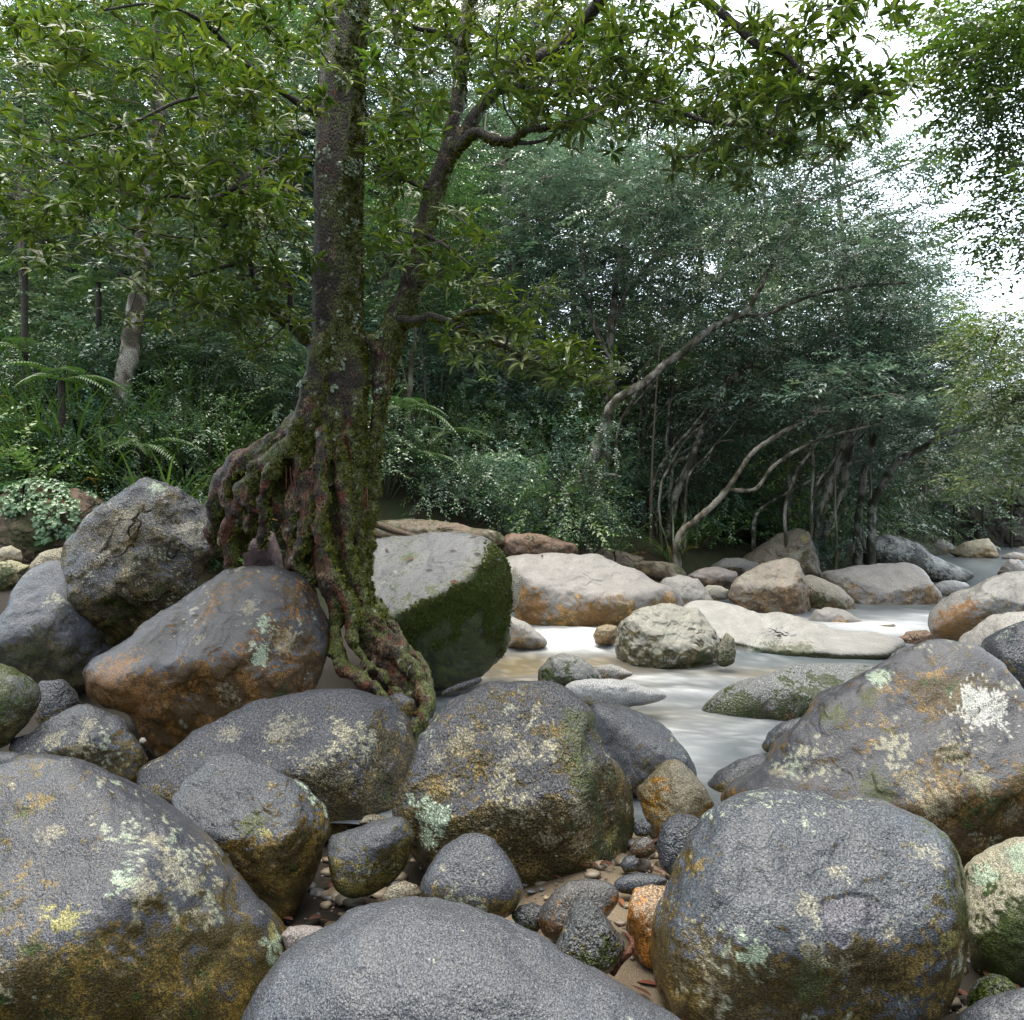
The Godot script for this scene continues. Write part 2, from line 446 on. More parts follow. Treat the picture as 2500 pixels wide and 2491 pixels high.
func build_rock(row: Array, number: int) -> void:
	var style: Array = STYLES[row[2]]
	var fine: int = row[3]
	var centre := Vector3(row[4][0], row[4][1], row[4][2])
	var deep: float = row[5]
	var ex: float = row[6]
	var rt: Array = row[7]
	var pl: Array = row[8]
	var zf := (EYE - centre).normalized()
	var xf := Vector3.UP.cross(zf).normalized()
	var frame := Basis(xf, zf.cross(xf), zf)
	var size := 0.0
	for r in rt: size += r / 28.0
	var rough: float = CRAGGY.get(row[2], 1.0)
	var marks: Array = MARKS.get(number, [])
	var chips := marks.filter(func(m): return m[4] == "h")
	var layered: bool = row[2] == "layered"
	var axes := [[Vector3(0, 0, 1), Vector3(1, 0, 0), Vector3(0, 1, 0)], [Vector3(0, 1, 0), Vector3(1, 0, 0), Vector3(0, 0, -1)], [Vector3(1, 0, 0), Vector3(0, 0, -1), Vector3(0, 1, 0)], [Vector3(-1, 0, 0), Vector3(0, 0, 1), Vector3(0, 1, 0)], [Vector3(0, -1, 0), Vector3(1, 0, 0), Vector3(0, 0, 1)], [Vector3(0, 0, -1), Vector3(-1, 0, 0), Vector3(0, 1, 0)]]
	var v := PackedVector3Array()
	var nn := PackedVector3Array()
	var cc := PackedColorArray()
	var idx := PackedInt32Array()
	var base: Color = style[0]
	var stain: Color = style[1]
	var mside: Vector3 = (style[6] as Vector3).normalized()
	var amp := size * 0.04 * rough
	var freq := 1.5 / maxf(size, 0.08)
	var off := Vector3(number * 7.3, number * 3.1, number * 5.7)
	for face in 6:
		var g := fine if face < 4 else maxi(8, fine / 3)
		var ax: Array = axes[face]
		var w := g + 3
		var p := PackedVector3Array()
		p.resize(w * w)
		for j in w:
			var b := tan((float(j - 1) / g * 2.0 - 1.0) * PI / 4.0)
			for i in w:
				var a := tan((float(i - 1) / g * 2.0 - 1.0) * PI / 4.0)
				var d: Vector3 = ((ax[0] as Vector3) + (ax[1] as Vector3) * a + (ax[2] as Vector3) * b).normalized()
				var r := rock_radius(d, rt, deep, ex, pl)
				var q := d * r
				var s := q * freq + off
				# broad dents, ledges and creases, then small relief in metres
				var bump := n_low.get_noise_3dv(s) * 0.9 + n_low.get_noise_3dv(s * 2.3) * 0.5
				var tb := bump * 2.4
				bump = lerpf(bump, (floorf(tb) + smoothstep(0.28, 0.72, tb - floorf(tb))) / 2.4, 0.6)
				var crease := absf(n_warp.get_noise_3dv(s * 1.1))
				bump -= 0.7 * maxf(0.0, rough - 1.0) * smoothstep(0.03, 0.0, crease) * smoothstep(-0.1, 0.25, n_low.get_noise_3dv(s * 0.8 + Vector3(9, 0, 0)))
				if layered:
					var y := s.y * 1.7 + s.x * 0.35 + n_low.get_noise_3dv(s * 0.6) * 0.7
					bump += 0.45 * smoothstep(0.0, 0.35, absf(fposmod(y, 1.0) - 0.5)) - 0.3
				var e := q * 1.0 + off
				var little := n_mid.get_noise_3dv(e * 1.6) * 0.007 + n_fine.get_noise_3dv(e * 2.6) * 0.0016
				r += amp * bump + little * minf(rough, 1.4) * minf(1.0, size * 2.5)
				p[j * w + i] = centre + frame * (d * r)
		if chips.size():
			for k in p.size():
				var near := 9.0
				for m in chips: near = minf(near, p[k].distance_to(Vector3(m[0], m[1], m[2])) / m[3])
				if near < 1.6:
					near += 0.22 * n_mid.get_noise_3dv(p[k] * 4.0)
					p[k] -= (p[k] - centre).normalized() * 0.007 * smoothstep(1.05, 0.95, near)
		var first := v.size()
		for j in g + 1:
			for i in g + 1:
				var k := (j + 1) * w + i + 1
				var q := p[k]
				var nrm := (p[k + 1] - p[k - 1]).cross(p[k + w] - p[k - w]).normalized()
				v.append(q)
				nn.append(nrm)
				# colour: granite, algae stain, lichen, moss; each with its own ragged edge
				var e := q + off
				var lo := n_low.get_noise_3dv(e * 1.1)
				var mi := n_mid.get_noise_3dv(e * 1.6)
				var fi := n_fine.get_noise_3dv(e * 3.0)
				var fj := n_fine.get_noise_3dv(e * 7.0 + Vector3(50, 0, 0))
				var col := base * (1.0 + 0.22 * mi + 0.3 * fj)
				var drip := n_low.get_noise_3d(e.x * 2.6, e.y * 0.55, e.z * 2.6)
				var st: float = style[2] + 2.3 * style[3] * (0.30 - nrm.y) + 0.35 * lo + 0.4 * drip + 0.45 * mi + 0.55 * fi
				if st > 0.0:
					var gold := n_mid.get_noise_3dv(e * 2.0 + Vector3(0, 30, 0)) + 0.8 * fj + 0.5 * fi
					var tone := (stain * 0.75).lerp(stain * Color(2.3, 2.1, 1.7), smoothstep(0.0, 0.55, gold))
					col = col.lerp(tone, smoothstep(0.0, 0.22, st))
				var li: float = style[4] - 0.56 + 0.75 * n_low.get_noise_3dv(e * 2.1 + Vector3(20, 0, 0)) + 0.55 * n_mid.get_noise_3dv(e * 2.6) + 0.7 * fi + 0.25 * fj
				if li > 0.0:
					col = col.lerp(Color(.34, .325, .235) if lo > -0.1 else Color(.30, .34, .26), 0.85 * smoothstep(0.0, 0.16, li))
				var mo: float = style[5] + 0.62 * (nrm.dot(mside) - 0.45) + 0.55 * lo + 0.65 * mi + 0.55 * fi
				if mo > 0.0:
					col = col.lerp(Color(.04, .055, .012) * (1.0 + 1.2 * fj + 0.5 * mi), smoothstep(0.0, 0.18, mo))
				for m in marks:
					var dd: float = q.distance_to(Vector3(m[0], m[1], m[2])) / m[3]
					if dd < 1.8:
						var ed: float = 1.0 - dd + 0.6 * n_mid.get_noise_3dv(e * 3.4) + 0.8 * fi + 0.7 * fj - (0.25 if m[4] == "c" else 0.1)
						if m[4] == "h": ed = 1.0 - dd + 0.25 * n_mid.get_noise_3dv(q * 5.0)
						if ed > 0.0:
							var mcol: Color = MARK_COLORS[m[4]]
							# lichen rings: the rim is paler than the middle
							col = col.lerp(mcol * (1.0 + 0.35 * fj + 0.25 * mi), smoothstep(0.0, 0.16, ed) * (0.85 if m[4] != "c" else 0.45))
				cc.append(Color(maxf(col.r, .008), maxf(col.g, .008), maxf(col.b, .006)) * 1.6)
		for j in g:
			for i in g:
				var q := first + j * (g + 1) + i
				idx.append_array(PackedInt32Array([q, q + g + 1, q + 1, q + 1, q + g + 1, q + g + 2]))
	if number in [16, 39, 42, 73, 74]: SURFACE[number] = [v.duplicate(), nn]
	for k in v.size(): v[k] -= centre
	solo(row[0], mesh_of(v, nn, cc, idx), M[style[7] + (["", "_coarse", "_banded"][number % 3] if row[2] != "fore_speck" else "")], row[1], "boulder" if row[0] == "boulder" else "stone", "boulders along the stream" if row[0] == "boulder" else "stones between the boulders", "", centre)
const ROCKS = [
	["boulder", "huge wet grey boulder with olive lichen blotches, sloping down beside the speckled dome", "fore_lichen", 100, [-1.657, 0.161, -2.75], 0.535, 2.4, [0.772, 0.708, 0.675, 0.657, 0.66, 0.677, 0.717, 0.686, 0.68, 0.728, 0.791, 0.775, 0.738, 0.682, 0.678, 0.561, 0.514, 0.506, 0.532, 0.529, 0.521, 0.533, 0.575, 0.655, 0.706, 0.792, 0.83, 0.88], [-0.198, 0.482, 0.854, 0.384, -0.165, -0.638, 0.752, 0.37, 0.431, -0.094, 0.897, 0.523, 0.575, 0.617, 0.537, 0.551, -0.895, -0.11, 0.432, 0.544, -0.586, 0.648, 0.486, 0.639, -0.091, 0.664, 0.743, 0.6, -0.265, 0.107, 0.958, 0.466, 0.102, -0.284, 0.953, 0.461, 0.413, 0.883, 0.225, 0.659]],
	["boulder", "smooth grey speckled granite dome without lichen, between two huge lichen-blotched boulders", "fore_speck", 100, [-0.146, 0.256, -2.1], 0.364, 2.3, [0.642, 0.517, 0.424, 0.372, 0.357, 0.35, 0.35, 0.363, 0.388, 0.413, 0.447, 0.484, 0.539, 0.569, 0.57, 0.497, 0.424, 0.357, 0.326, 0.312, 0.295, 0.286, 0.289, 0.306, 0.345, 0.403, 0.466, 0.612], []],
	["boulder", "big round grey boulder with a heart-shaped chipped patch and pale lichen", "fore_heart", 104, [1.016, 0.258, -2.7], 0.451, 2.5, [0.532, 0.584, 0.61, 0.631, 0.641, 0.607, 0.48, 0.481, 0.481, 0.49, 0.499, 0.484, 0.478, 0.484, 0.506, 0.549, 0.617, 0.624, 0.535, 0.46, 0.433, 0.411, 0.39, 0.388, 0.411, 0.409, 0.432, 0.475], [0.182, 0.399, 0.899, 0.366, 0.348, -0.548, 0.761, 0.334, 0.98, 0.014, 0.197, 0.473, 0.018, 0.912, 0.409, 0.473, 0.243, 0.959, 0.148, 0.506, 0.669, 0.303, 0.679, 0.523, -0.801, -0.536, 0.266, 0.551, 0.097, 0.713, 0.694, 0.456, 0.881, -0.375, 0.287, 0.432, 0.446, 0.522, 0.727, 0.515]],
	["boulder", "pale-topped mossy boulder wedged against the heart-marked boulder", "moss_pale", 64, [2.04, 0.117, -3.1], 0.238, 2.3, [0.22, 0.225, 0.241, 0.284, 0.297, 0.336, 0.322, 0.296, 0.281, 0.269, 0.267, 0.268, 0.265, 0.247, 0.246, 0.249, 0.267, 0.292, 0.334, 0.325, 0.289, 0.287, 0.292, 0.258, 0.251, 0.257, 0.239, 0.223], [0.306, -0.522, 0.796, 0.241, 0.112, -0.476, 0.872, 0.224, 0.469, -0.869, -0.159, 0.251, 0.527, -0.479, 0.702, 0.246, -0.499, -0.738, 0.454, 0.296, -0.591, 0.338, 0.732, 0.22, 0.314, 0.716, 0.624, 0.286]],
	["stone", "small green mossy stone at the foot of the heart-marked boulder", "moss_green", 32, [1.668, -0.004, -2.75], 0.074, 2.3, [0.081, 0.085, 0.102, 0.11, 0.119, 0.106, 0.114, 0.098, 0.09, 0.078, 0.077, 0.075, 0.073, 0.074, 0.079, 0.083, 0.088, 0.105, 0.102, 0.093, 0.091, 0.084, 0.074, 0.07, 0.07, 0.073, 0.093, 0.083], [-0.041, -0.713, 0.7, 0.081, -0.408, -0.54, 0.736, 0.076, 0.807, 0.59, 0.003, 0.094, -0.172, 0.981, 0.093, 0.087, 0.489, -0.194, 0.851, 0.068, 0.751, -0.655, 0.081, 0.073, 0.402, 0.916, 0.007, 0.099]],
	["boulder", "grey boulder top beside the small green mossy stone", "fore_speck", 40, [1.47, 0.193, -2.3], 0.106, 2.3, [0.134, 0.152, 0.156, 0.171, 0.172, 0.136, 0.122, 0.11, 0.1, 0.096, 0.097, 0.102, 0.111, 0.126, 0.149, 0.164, 0.167, 0.183, 0.149, 0.132, 0.123, 0.12, 0.107, 0.098, 0.094, 0.095, 0.1, 0.11], []],
	["boulder", "huge sloping brown and grey boulder rising behind the heart-marked boulder", "fore_brown", 104, [2.097, 0.305, -4], 0.477, 2.5, [0.722, 0.737, 0.696, 0.693, 0.689, 0.737, 0.803, 0.787, 0.747, 0.686, 0.687, 0.761, 0.752, 0.785, 0.836, 1.132, 1.048, 0.802, 0.68, 0.607, 0.557, 0.542, 0.55, 0.567, 0.626, 0.659, 0.747, 0.752], [0.095, 0.441, 0.893, 0.347, 0.412, -0.436, 0.8, 0.376, 0.471, 0.095, 0.877, 0.534, -0.022, -0.833, 0.554, 0.534, -0.69, 0.694, 0.205, 0.629, -0.666, -0.441, 0.601, 0.901, -0.882, -0.467, 0.062, 1.048, -0.374, 0.77, 0.516, 0.586, 0.32, 0.573, 0.754, 0.541]],
	["boulder", "dark grey boulder shoulder behind the crest of the huge sloping boulder", "grey", 48, [3.575, 0.578, -5.2], 0.363, 2.3, [0.352, 0.357, 0.389, 0.406, 0.412, 0.472, 0.553, 0.406, 0.41, 0.42, 0.435, 0.456, 0.487, 0.447, 0.422, 0.425, 0.448, 0.4, 0.39, 0.401, 0.455, 0.434, 0.409, 0.407, 0.426, 0.477, 0.385, 0.361], [0.399, 0.429, 0.81, 0.392, 0.327, 0.935, 0.139, 0.488, -0.294, -0.442, 0.848, 0.328, 0.738, -0.254, 0.626, 0.381, 0.576, 0.815, -0.057, 0.419, 0.85, -0.333, 0.408, 0.381, -0.921, -0.323, 0.216, 0.381]],
	["boulder", "pale water-washed slab leaning below the orange-patched boulder", "pale", 40, [4.004, 0.655, -6.3], 0.256, 2.3, [0.351, 0.434, 0.411, 0.493, 0.318, 0.286, 0.266, 0.256, 0.258, 0.262, 0.289, 0.275, 0.289, 0.33, 0.399, 0.425, 0.452, 0.394, 0.362, 0.287, 0.256, 0.24, 0.236, 0.24, 0.232, 0.236, 0.252, 0.285], [0.427, 0.9, -0.088, 0.366, 0.16, 0.567, 0.808, 0.277, 0.066, 0.572, 0.818, 0.262, -0.655, 0.523, 0.546, 0.256, -0.357, -0.382, 0.853, 0.274, -0.229, 0.955, 0.188, 0.22, 0.827, 0.555, 0.09, 0.463]],
	["boulder", "grey boulder with a bright orange-brown patch beside the white rapid", "orange_patch", 64, [4.823, 0.732, -7.6], 0.347, 2.5, [0.602, 0.694, 0.635, 0.642, 0.517, 0.434, 0.395, 0.373, 0.369, 0.372, 0.376, 0.399, 0.443, 0.602, 0.745, 0.812, 0.867, 0.532, 0.456, 0.398, 0.37, 0.351, 0.35, 0.365, 0.397, 0.479, 0.492, 0.524], [0.068, 0.67, 0.739, 0.308, 0.034, -0.207, 0.978, 0.302, 0.72, 0.462, 0.517, 0.545, 0.426, 0.851, 0.307, 0.545, -0.602, 0.631, 0.489, 0.413, 0.016, -0.617, 0.787, 0.309, -0.472, 0.446, 0.76, 0.433, -0.801, -0.599, -0.011, 0.739, -0.007, -0.415, 0.91, 0.307]],
	["boulder", "large rounded boulder with many pale lichen rings and a mint-green lichen splash", "lichen_rings", 104, [0.017, 0.299, -3.9], 0.479, 2.5, [0.655, 0.563, 0.491, 0.517, 0.686, 0.635, 0.573, 0.559, 0.581, 0.614, 0.579, 0.545, 0.543, 0.536, 0.579, 0.616, 0.645, 0.599, 0.526, 0.476, 0.47, 0.489, 0.493, 0.499, 0.511, 0.563, 0.693, 0.705], [-0.197, 0.379, 0.904, 0.354, 0.867, -0.169, 0.469, 0.455, 0.004, -0.588, 0.809, 0.371, 0.651, 0.759, -0.017, 0.556, -0.623, -0.187, 0.759, 0.493, -0.504, -0.218, 0.836, 0.524, 0.535, 0.478, 0.697, 0.561, -0.544, 0.827, 0.142, 0.564, -0.433, -0.371, 0.822, 0.524, -0.718, -0.662, 0.215, 0.533]],
	["boulder", "plain dark grey dome behind the boulder with lichen rings", "grey", 64, [0.755, 0.161, -4.9], 0.285, 2.3, [0.383, 0.388, 0.335, 0.308, 0.298, 0.283, 0.291, 0.303, 0.329, 0.361, 0.416, 0.382, 0.361, 0.337, 0.317, 0.316, 0.314, 0.297, 0.297, 0.319, 0.312, 0.305, 0.31, 0.328, 0.33, 0.349, 0.397, 0.387], [0.724, 0.66, -0.2, 0.277, 0.901, 0.36, 0.241, 0.343, -0.622, -0.248, 0.743, 0.261, 0.156, -0.861, 0.485, 0.26, 0.882, 0.464, 0.078, 0.355, -0.357, -0.073, 0.931, 0.263, 0.429, 0.757, 0.492, 0.251]],
	["boulder", "golden-brown pointed boulder beside the stream pool", "gold", 56, [0.843, 0.177, -4.15], 0.172, 2.7, [0.21, 0.188, 0.178, 0.174, 0.176, 0.182, 0.2, 0.21, 0.199, 0.183, 0.174, 0.174, 0.179, 0.212, 0.183, 0.17, 0.168, 0.172, 0.185, 0.225, 0.203, 0.183, 0.169, 0.165, 0.17, 0.181, 0.196, 0.212], [-0.336, 0.087, 0.938, 0.142, 0.744, -0.13, 0.656, 0.171, -0.459, 0.268, 0.847, 0.158, -0.572, 0.423, 0.702, 0.182, -0.61, -0.139, 0.78, 0.186, -0.626, -0.165, 0.762, 0.171, 0.66, -0.748, -0.071, 0.16, -0.955, 0.181, 0.234, 0.195, 0.404, 0.379, 0.833, 0.168]],
	["boulder", "small grey egg-shaped boulder under the golden-brown pointed boulder", "grey_smooth", 48, [0.72, 0.271, -3.4], 0.098, 2.3, [0.097, 0.11, 0.112, 0.116, 0.131, 0.13, 0.126, 0.123, 0.118, 0.113, 0.107, 0.105, 0.097, 0.096, 0.098, 0.102, 0.105, 0.115, 0.127, 0.13, 0.137, 0.116, 0.11, 0.107, 0.107, 0.095, 0.092, 0.093], []],
	["boulder", "grey boulder between the stream pool and the huge sloping boulder", "grey", 40, [1.399, 0, -4.9], 0.156, 2.3, [0.161, 0.178, 0.222, 0.238, 0.265, 0.214, 0.176, 0.159, 0.143, 0.136, 0.135, 0.141, 0.149, 0.162, 0.189, 0.241, 0.245, 0.246, 0.21, 0.19, 0.166, 0.156, 0.154, 0.156, 0.173, 0.156, 0.152, 0.153], [-0.047, 0.626, 0.779, 0.171, -0.663, -0.331, 0.671, 0.2, 0.699, 0.712, -0.066, 0.248, 0.319, 0.751, 0.579, 0.194, 0.429, 0.041, 0.902, 0.148, -0.934, -0.226, 0.278, 0.21, -0.645, -0.306, 0.701, 0.182]],
	["boulder", "long tilted boulder with rusty brown streaks against the tree roots", "rusty", 100, [-1.989, 0.662, -5.35], 0.536, 2.5, [0.729, 0.782, 0.821, 0.862, 0.819, 0.727, 0.685, 0.617, 0.557, 0.529, 0.519, 0.526, 0.586, 0.679, 0.864, 0.855, 0.629, 0.623, 0.657, 0.7, 0.655, 0.587, 0.553, 0.546, 0.562, 0.601, 0.636, 0.681], [-0.407, 0.645, 0.647, 0.352, -0.341, -0.361, 0.868, 0.424, 0.478, -0.058, 0.877, 0.534, 0.682, 0.352, 0.641, 0.633, 0.076, -0.769, 0.634, 0.556, -0.854, -0.085, 0.513, 0.754, -0.07, -0.393, 0.917, 0.537, 0.008, 0.581, 0.814, 0.551, -0.856, -0.367, 0.365, 0.698, -0.06, 0.812, 0.58, 0.6]],
	["boulder", "angular dark boulder perched highest on the boulder pile left of the tree", "perched", 92, [-3.145, 1.255, -6.7], 0.476, 3, [0.528, 0.734, 0.877, 0.754, 0.721, 0.713, 0.729, 0.807, 0.807, 0.681, 0.663, 0.601, 0.582, 0.667, 0.79, 0.582, 0.583, 0.618, 0.661, 0.77, 0.943, 0.679, 0.592, 0.54, 0.513, 0.512, 0.508, 0.51], [-0.516, 0.373, 0.771, 0.325, -0.229, -0.694, 0.683, 0.48, -0.991, 0.095, 0.098, 0.554, 0.401, 0.402, 0.823, 0.515, -0.586, 0.803, 0.108, 0.56, 0.045, -0.612, 0.79, 0.6, 0.641, 0.719, 0.267, 0.674, -0.032, -0.291, 0.956, 0.475, -0.025, 0.164, 0.986, 0.419, -0.719, 0.544, 0.432, 0.583, -0.289, 0.668, 0.686, 0.647, -0.254, -0.959, 0.122, 0.845]],
	["boulder", "smooth cracked grey slab leaning under the perched angular boulder", "slab", 64, [-3.771, 0.674, -6.5], 0.416, 2.5, [0.456, 0.454, 0.461, 0.48, 0.536, 0.581, 0.623, 0.625, 0.616, 0.564, 0.481, 0.41, 0.392, 0.394, 0.423, 0.567, 0.505, 0.509, 0.542, 0.524, 0.536, 0.542, 0.557, 0.533, 0.495, 0.524, 0.509, 0.485], [-0.541, 0.574, 0.616, 0.328, -0.402, -0.32, 0.858, 0.336, 0.365, 0.206, 0.908, 0.388, -0.323, 0.275, 0.906, 0.393, 0.424, -0.367, 0.828, 0.441, -0.99, -0.062, 0.124, 0.521, -0.713, -0.026, 0.701, 0.49, 0.68, -0.195, 0.707, 0.407, -0.277, -0.632, 0.724, 0.436]],
	["boulder", "mossy green boulder in front of the smooth cracked slab", "moss_green", 56, [-2.864, 0.618, -4.4], 0.189, 2.3, [0.217, 0.229, 0.223, 0.217, 0.21, 0.213, 0.221, 0.235, 0.29, 0.255, 0.209, 0.19, 0.182, 0.182, 0.193, 0.188, 0.185, 0.19, 0.206, 0.243, 0.292, 0.275, 0.258, 0.216, 0.198, 0.192, 0.192, 0.201], [-0.675, 0.207, 0.709, 0.178, -0.477, 0.413, 0.776, 0.18, -0.548, -0.565, 0.617, 0.225, -0.512, -0.765, 0.391, 0.241, -0.625, 0.594, 0.507, 0.202, 0.04, -0.523, 0.852, 0.211, 0.34, -0.932, 0.124, 0.236]],
	["stone", "small grey stone squeezed between the mossy boulder and the rusty streaked boulder", "grey", 36, [-2.981, 0.413, -5.2], 0.134, 2.8, [0.149, 0.137, 0.136, 0.141, 0.146, 0.157, 0.171, 0.171, 0.179, 0.196, 0.181, 0.144, 0.128, 0.12, 0.119, 0.122, 0.129, 0.133, 0.144, 0.169, 0.185, 0.17, 0.169, 0.176, 0.169, 0.15, 0.143, 0.143], [-0.482, 0.449, 0.752, 0.14, 0.686, -0.085, 0.722, 0.14, 0.716, 0.407, 0.566, 0.141, 0.116, 0.212, 0.97, 0.119, 0.551, 0.07, 0.832, 0.128, 0.796, -0.197, 0.573, 0.124, 0.549, 0.42, 0.723, 0.143, 0.791, 0.363, 0.493, 0.133]],
	["boulder", "brown wedge-topped boulder below the rusty streaked boulder", "brown_wedge", 60, [-2.435, 0.336, -4.5], 0.234, 2.7, [0.362, 0.334, 0.313, 0.305, 0.256, 0.255, 0.265, 0.273, 0.259, 0.253, 0.257, 0.278, 0.301, 0.432, 0.317, 0.305, 0.247, 0.218, 0.204, 0.197, 0.196, 0.202, 0.221, 0.246, 0.291, 0.357, 0.358, 0.38], [-0.372, 0.646, 0.667, 0.177, -0.184, -0.395, 0.9, 0.169, 0.301, -0.089, 0.95, 0.224, 0.469, 0.881, -0.058, 0.255, 0.216, 0.693, 0.688, 0.22, -0.907, -0.254, -0.335, 0.318, -0.115, 0.338, 0.934, 0.222, 0.962, 0.274, -0.019, 0.323, 0.867, 0.493, 0.079, 0.259]],
	["stone", "little grey stone tip under the brown wedge-topped boulder", "grey_smooth", 24, [-2.571, 0.397, -4.05], 0.078, 2.3, [0.117, 0.098, 0.085, 0.076, 0.072, 0.071, 0.069, 0.07, 0.075, 0.085, 0.095, 0.125, 0.118, 0.098, 0.089, 0.085, 0.085, 0.09, 0.088, 0.077, 0.073, 0.072, 0.074, 0.08, 0.092, 0.119, 0.114, 0.116], []],
	["boulder", "broad smooth grey boulder at the foot of the tree roots", "grey_lichen", 100, [-1.292, 0.189, -4.6], 0.451, 2.4, [0.762, 0.787, 0.846, 0.657, 0.564, 0.506, 0.465, 0.445, 0.444, 0.461, 0.482, 0.522, 0.6, 0.687, 0.885, 0.679, 0.598, 0.542, 0.463, 0.432, 0.421, 0.427, 0.428, 0.451, 0.503, 0.577, 0.687, 0.722], [-0.264, 0.571, 0.777, 0.3, -0.169, -0.437, 0.883, 0.343, 0.699, 0.691, 0.182, 0.684, -0.838, -0.543, -0.055, 0.675, 0.553, 0.408, 0.727, 0.555, 0.581, 0.049, 0.812, 0.536, 0.735, -0.009, 0.678, 0.596, 0.54, -0.19, 0.82, 0.556, 0.232, 0.698, 0.677, 0.502]],
	["boulder", "grey boulder with an undercut brown front and pale lichen edge", "grey_ledge", 84, [-1.174, 0.224, -3.6], 0.268, 2.7, [0.384, 0.399, 0.315, 0.301, 0.29, 0.291, 0.306, 0.345, 0.38, 0.404, 0.403, 0.396, 0.377, 0.311, 0.275, 0.25, 0.242, 0.243, 0.257, 0.276, 0.323, 0.391, 0.396, 0.408, 0.358, 0.336, 0.322, 0.328], [-0.152, 0.484, 0.862, 0.208, -0.443, -0.503, 0.742, 0.209, 0.572, -0.388, 0.723, 0.273, -0.224, -0.4, 0.889, 0.253, 0.658, 0.47, 0.588, 0.309, 0.78, 0.201, 0.593, 0.323, 0.89, 0.347, 0.295, 0.334, -0.506, -0.848, 0.161, 0.312, -0.389, 0.549, 0.74, 0.297, 0.979, 0.182, -0.087, 0.352]],
	["boulder", "small two-toned mossy boulder between the undercut boulder and the mint-green lichen splash", "moss_two", 56, [-0.627, 0.175, -3.5], 0.158, 2.6, [0.177, 0.195, 0.239, 0.253, 0.202, 0.167, 0.153, 0.137, 0.132, 0.136, 0.149, 0.173, 0.217, 0.242, 0.18, 0.177, 0.179, 0.187, 0.183, 0.177, 0.163, 0.155, 0.145, 0.144, 0.149, 0.151, 0.156, 0.169], [-0.487, 0.517, 0.704, 0.132, 0.346, -0.586, 0.733, 0.119, -0.995, 0.082, -0.064, 0.195, 0.845, 0.53, 0.07, 0.211, -0.161, -0.411, 0.898, 0.156, -0.267, 0.919, 0.291, 0.141, -0.994, 0.066, -0.09, 0.194, -0.173, -0.189, 0.967, 0.138, 0.557, -0.028, 0.83, 0.178]],
	["stone", "little pale stone peeping over the two-toned mossy boulder", "brown_pale", 20, [-0.656, 0.207, -3.8], 0.041, 2.3, [0.062, 0.061, 0.052, 0.042, 0.038, 0.036, 0.035, 0.037, 0.037, 0.039, 0.043, 0.052, 0.059, 0.064, 0.075, 0.052, 0.045, 0.041, 0.039, 0.039, 0.04, 0.037, 0.037, 0.038, 0.042, 0.048, 0.062, 0.067], []],
	["boulder", "smooth grey egg-shaped boulder below the lichen rings, behind the speckled dome", "egg", 64, [-0.153, 0.273, -3.05], 0.161, 2.3, [0.187, 0.172, 0.164, 0.162, 0.163, 0.173, 0.175, 0.175, 0.173, 0.166, 0.166, 0.167, 0.173, 0.183, 0.194, 0.195, 0.188, 0.168, 0.157, 0.148, 0.142, 0.142, 0.149, 0.161, 0.169, 0.184, 0.194, 0.2], [0.065, 0.338, 0.939, 0.142]],
	["boulder", "shiny brown-edged stone behind the small mossy cone on the sand", "wet_brown", 44, [0.243, 0.221, -2.95], 0.101, 2.3, [0.134, 0.159, 0.162, 0.147, 0.128, 0.113, 0.106, 0.098, 0.097, 0.096, 0.096, 0.1, 0.106, 0.114, 0.133, 0.15, 0.166, 0.16, 0.14, 0.113, 0.102, 0.098, 0.098, 0.094, 0.097, 0.101, 0.114, 0.127], [0.088, 0.039, 0.995, 0.085, -0.612, 0.046, 0.79, 0.116, 0.747, -0.259, 0.612, 0.115, -0.835, -0.497, 0.237, 0.147, 0.307, 0.243, 0.92, 0.108, 0.322, 0.542, 0.776, 0.108, 0.624, -0.771, 0.125, 0.086]],
	["boulder", "small mossy cone-shaped stone on the sand beside the speckled dome", "moss_cone", 44, [0.258, 0.231, -2.7], 0.106, 2.4, [0.127, 0.116, 0.108, 0.102, 0.101, 0.108, 0.122, 0.141, 0.146, 0.154, 0.111, 0.1, 0.096, 0.097, 0.103, 0.12, 0.118, 0.122, 0.122, 0.12, 0.133, 0.125, 0.12, 0.119, 0.124, 0.113, 0.113, 0.117], [0.834, 0.467, 0.295, 0.106, -0.308, -0.914, 0.263, 0.117, 0.331, -0.935, 0.125, 0.103, -0.824, 0.566, 0.025, 0.108, -0.29, 0.858, 0.425, 0.134, -0.135, 0.614, 0.778, 0.12, 0.663, -0.089, 0.743, 0.106]],
	["boulder", "bright orange-stained block standing on the sand", "orange", 48, [0.504, 0.188, -2.9], 0.088, 3.4, [0.079, 0.083, 0.093, 0.118, 0.116, 0.158, 0.133, 0.13, 0.127, 0.131, 0.11, 0.097, 0.087, 0.084, 0.083, 0.083, 0.086, 0.097, 0.106, 0.118, 0.134, 0.141, 0.124, 0.109, 0.102, 0.09, 0.082, 0.078], [-0.35, -0.336, 0.874, 0.087, 0.052, 0.713, 0.7, 0.111, 0.539, 0.837, -0.097, 0.14, -0.837, -0.253, 0.486, 0.082, 0.599, -0.209, 0.773, 0.094, -0.575, -0.458, 0.678, 0.099, 0.878, 0.005, 0.478, 0.083, 0.962, 0.274, -0.011, 0.098, -0.427, 0.484, 0.764, 0.1]],
	["stone", "flat grey stone lying behind the orange-stained block", "grey_smooth", 28, [0.523, 0.17, -3.25], 0.048, 2.3, [0.098, 0.113, 0.086, 0.064, 0.053, 0.047, 0.044, 0.043, 0.043, 0.044, 0.047, 0.054, 0.068, 0.084, 0.103, 0.103, 0.086, 0.064, 0.054, 0.049, 0.046, 0.045, 0.043, 0.044, 0.046, 0.052, 0.061, 0.085], []],
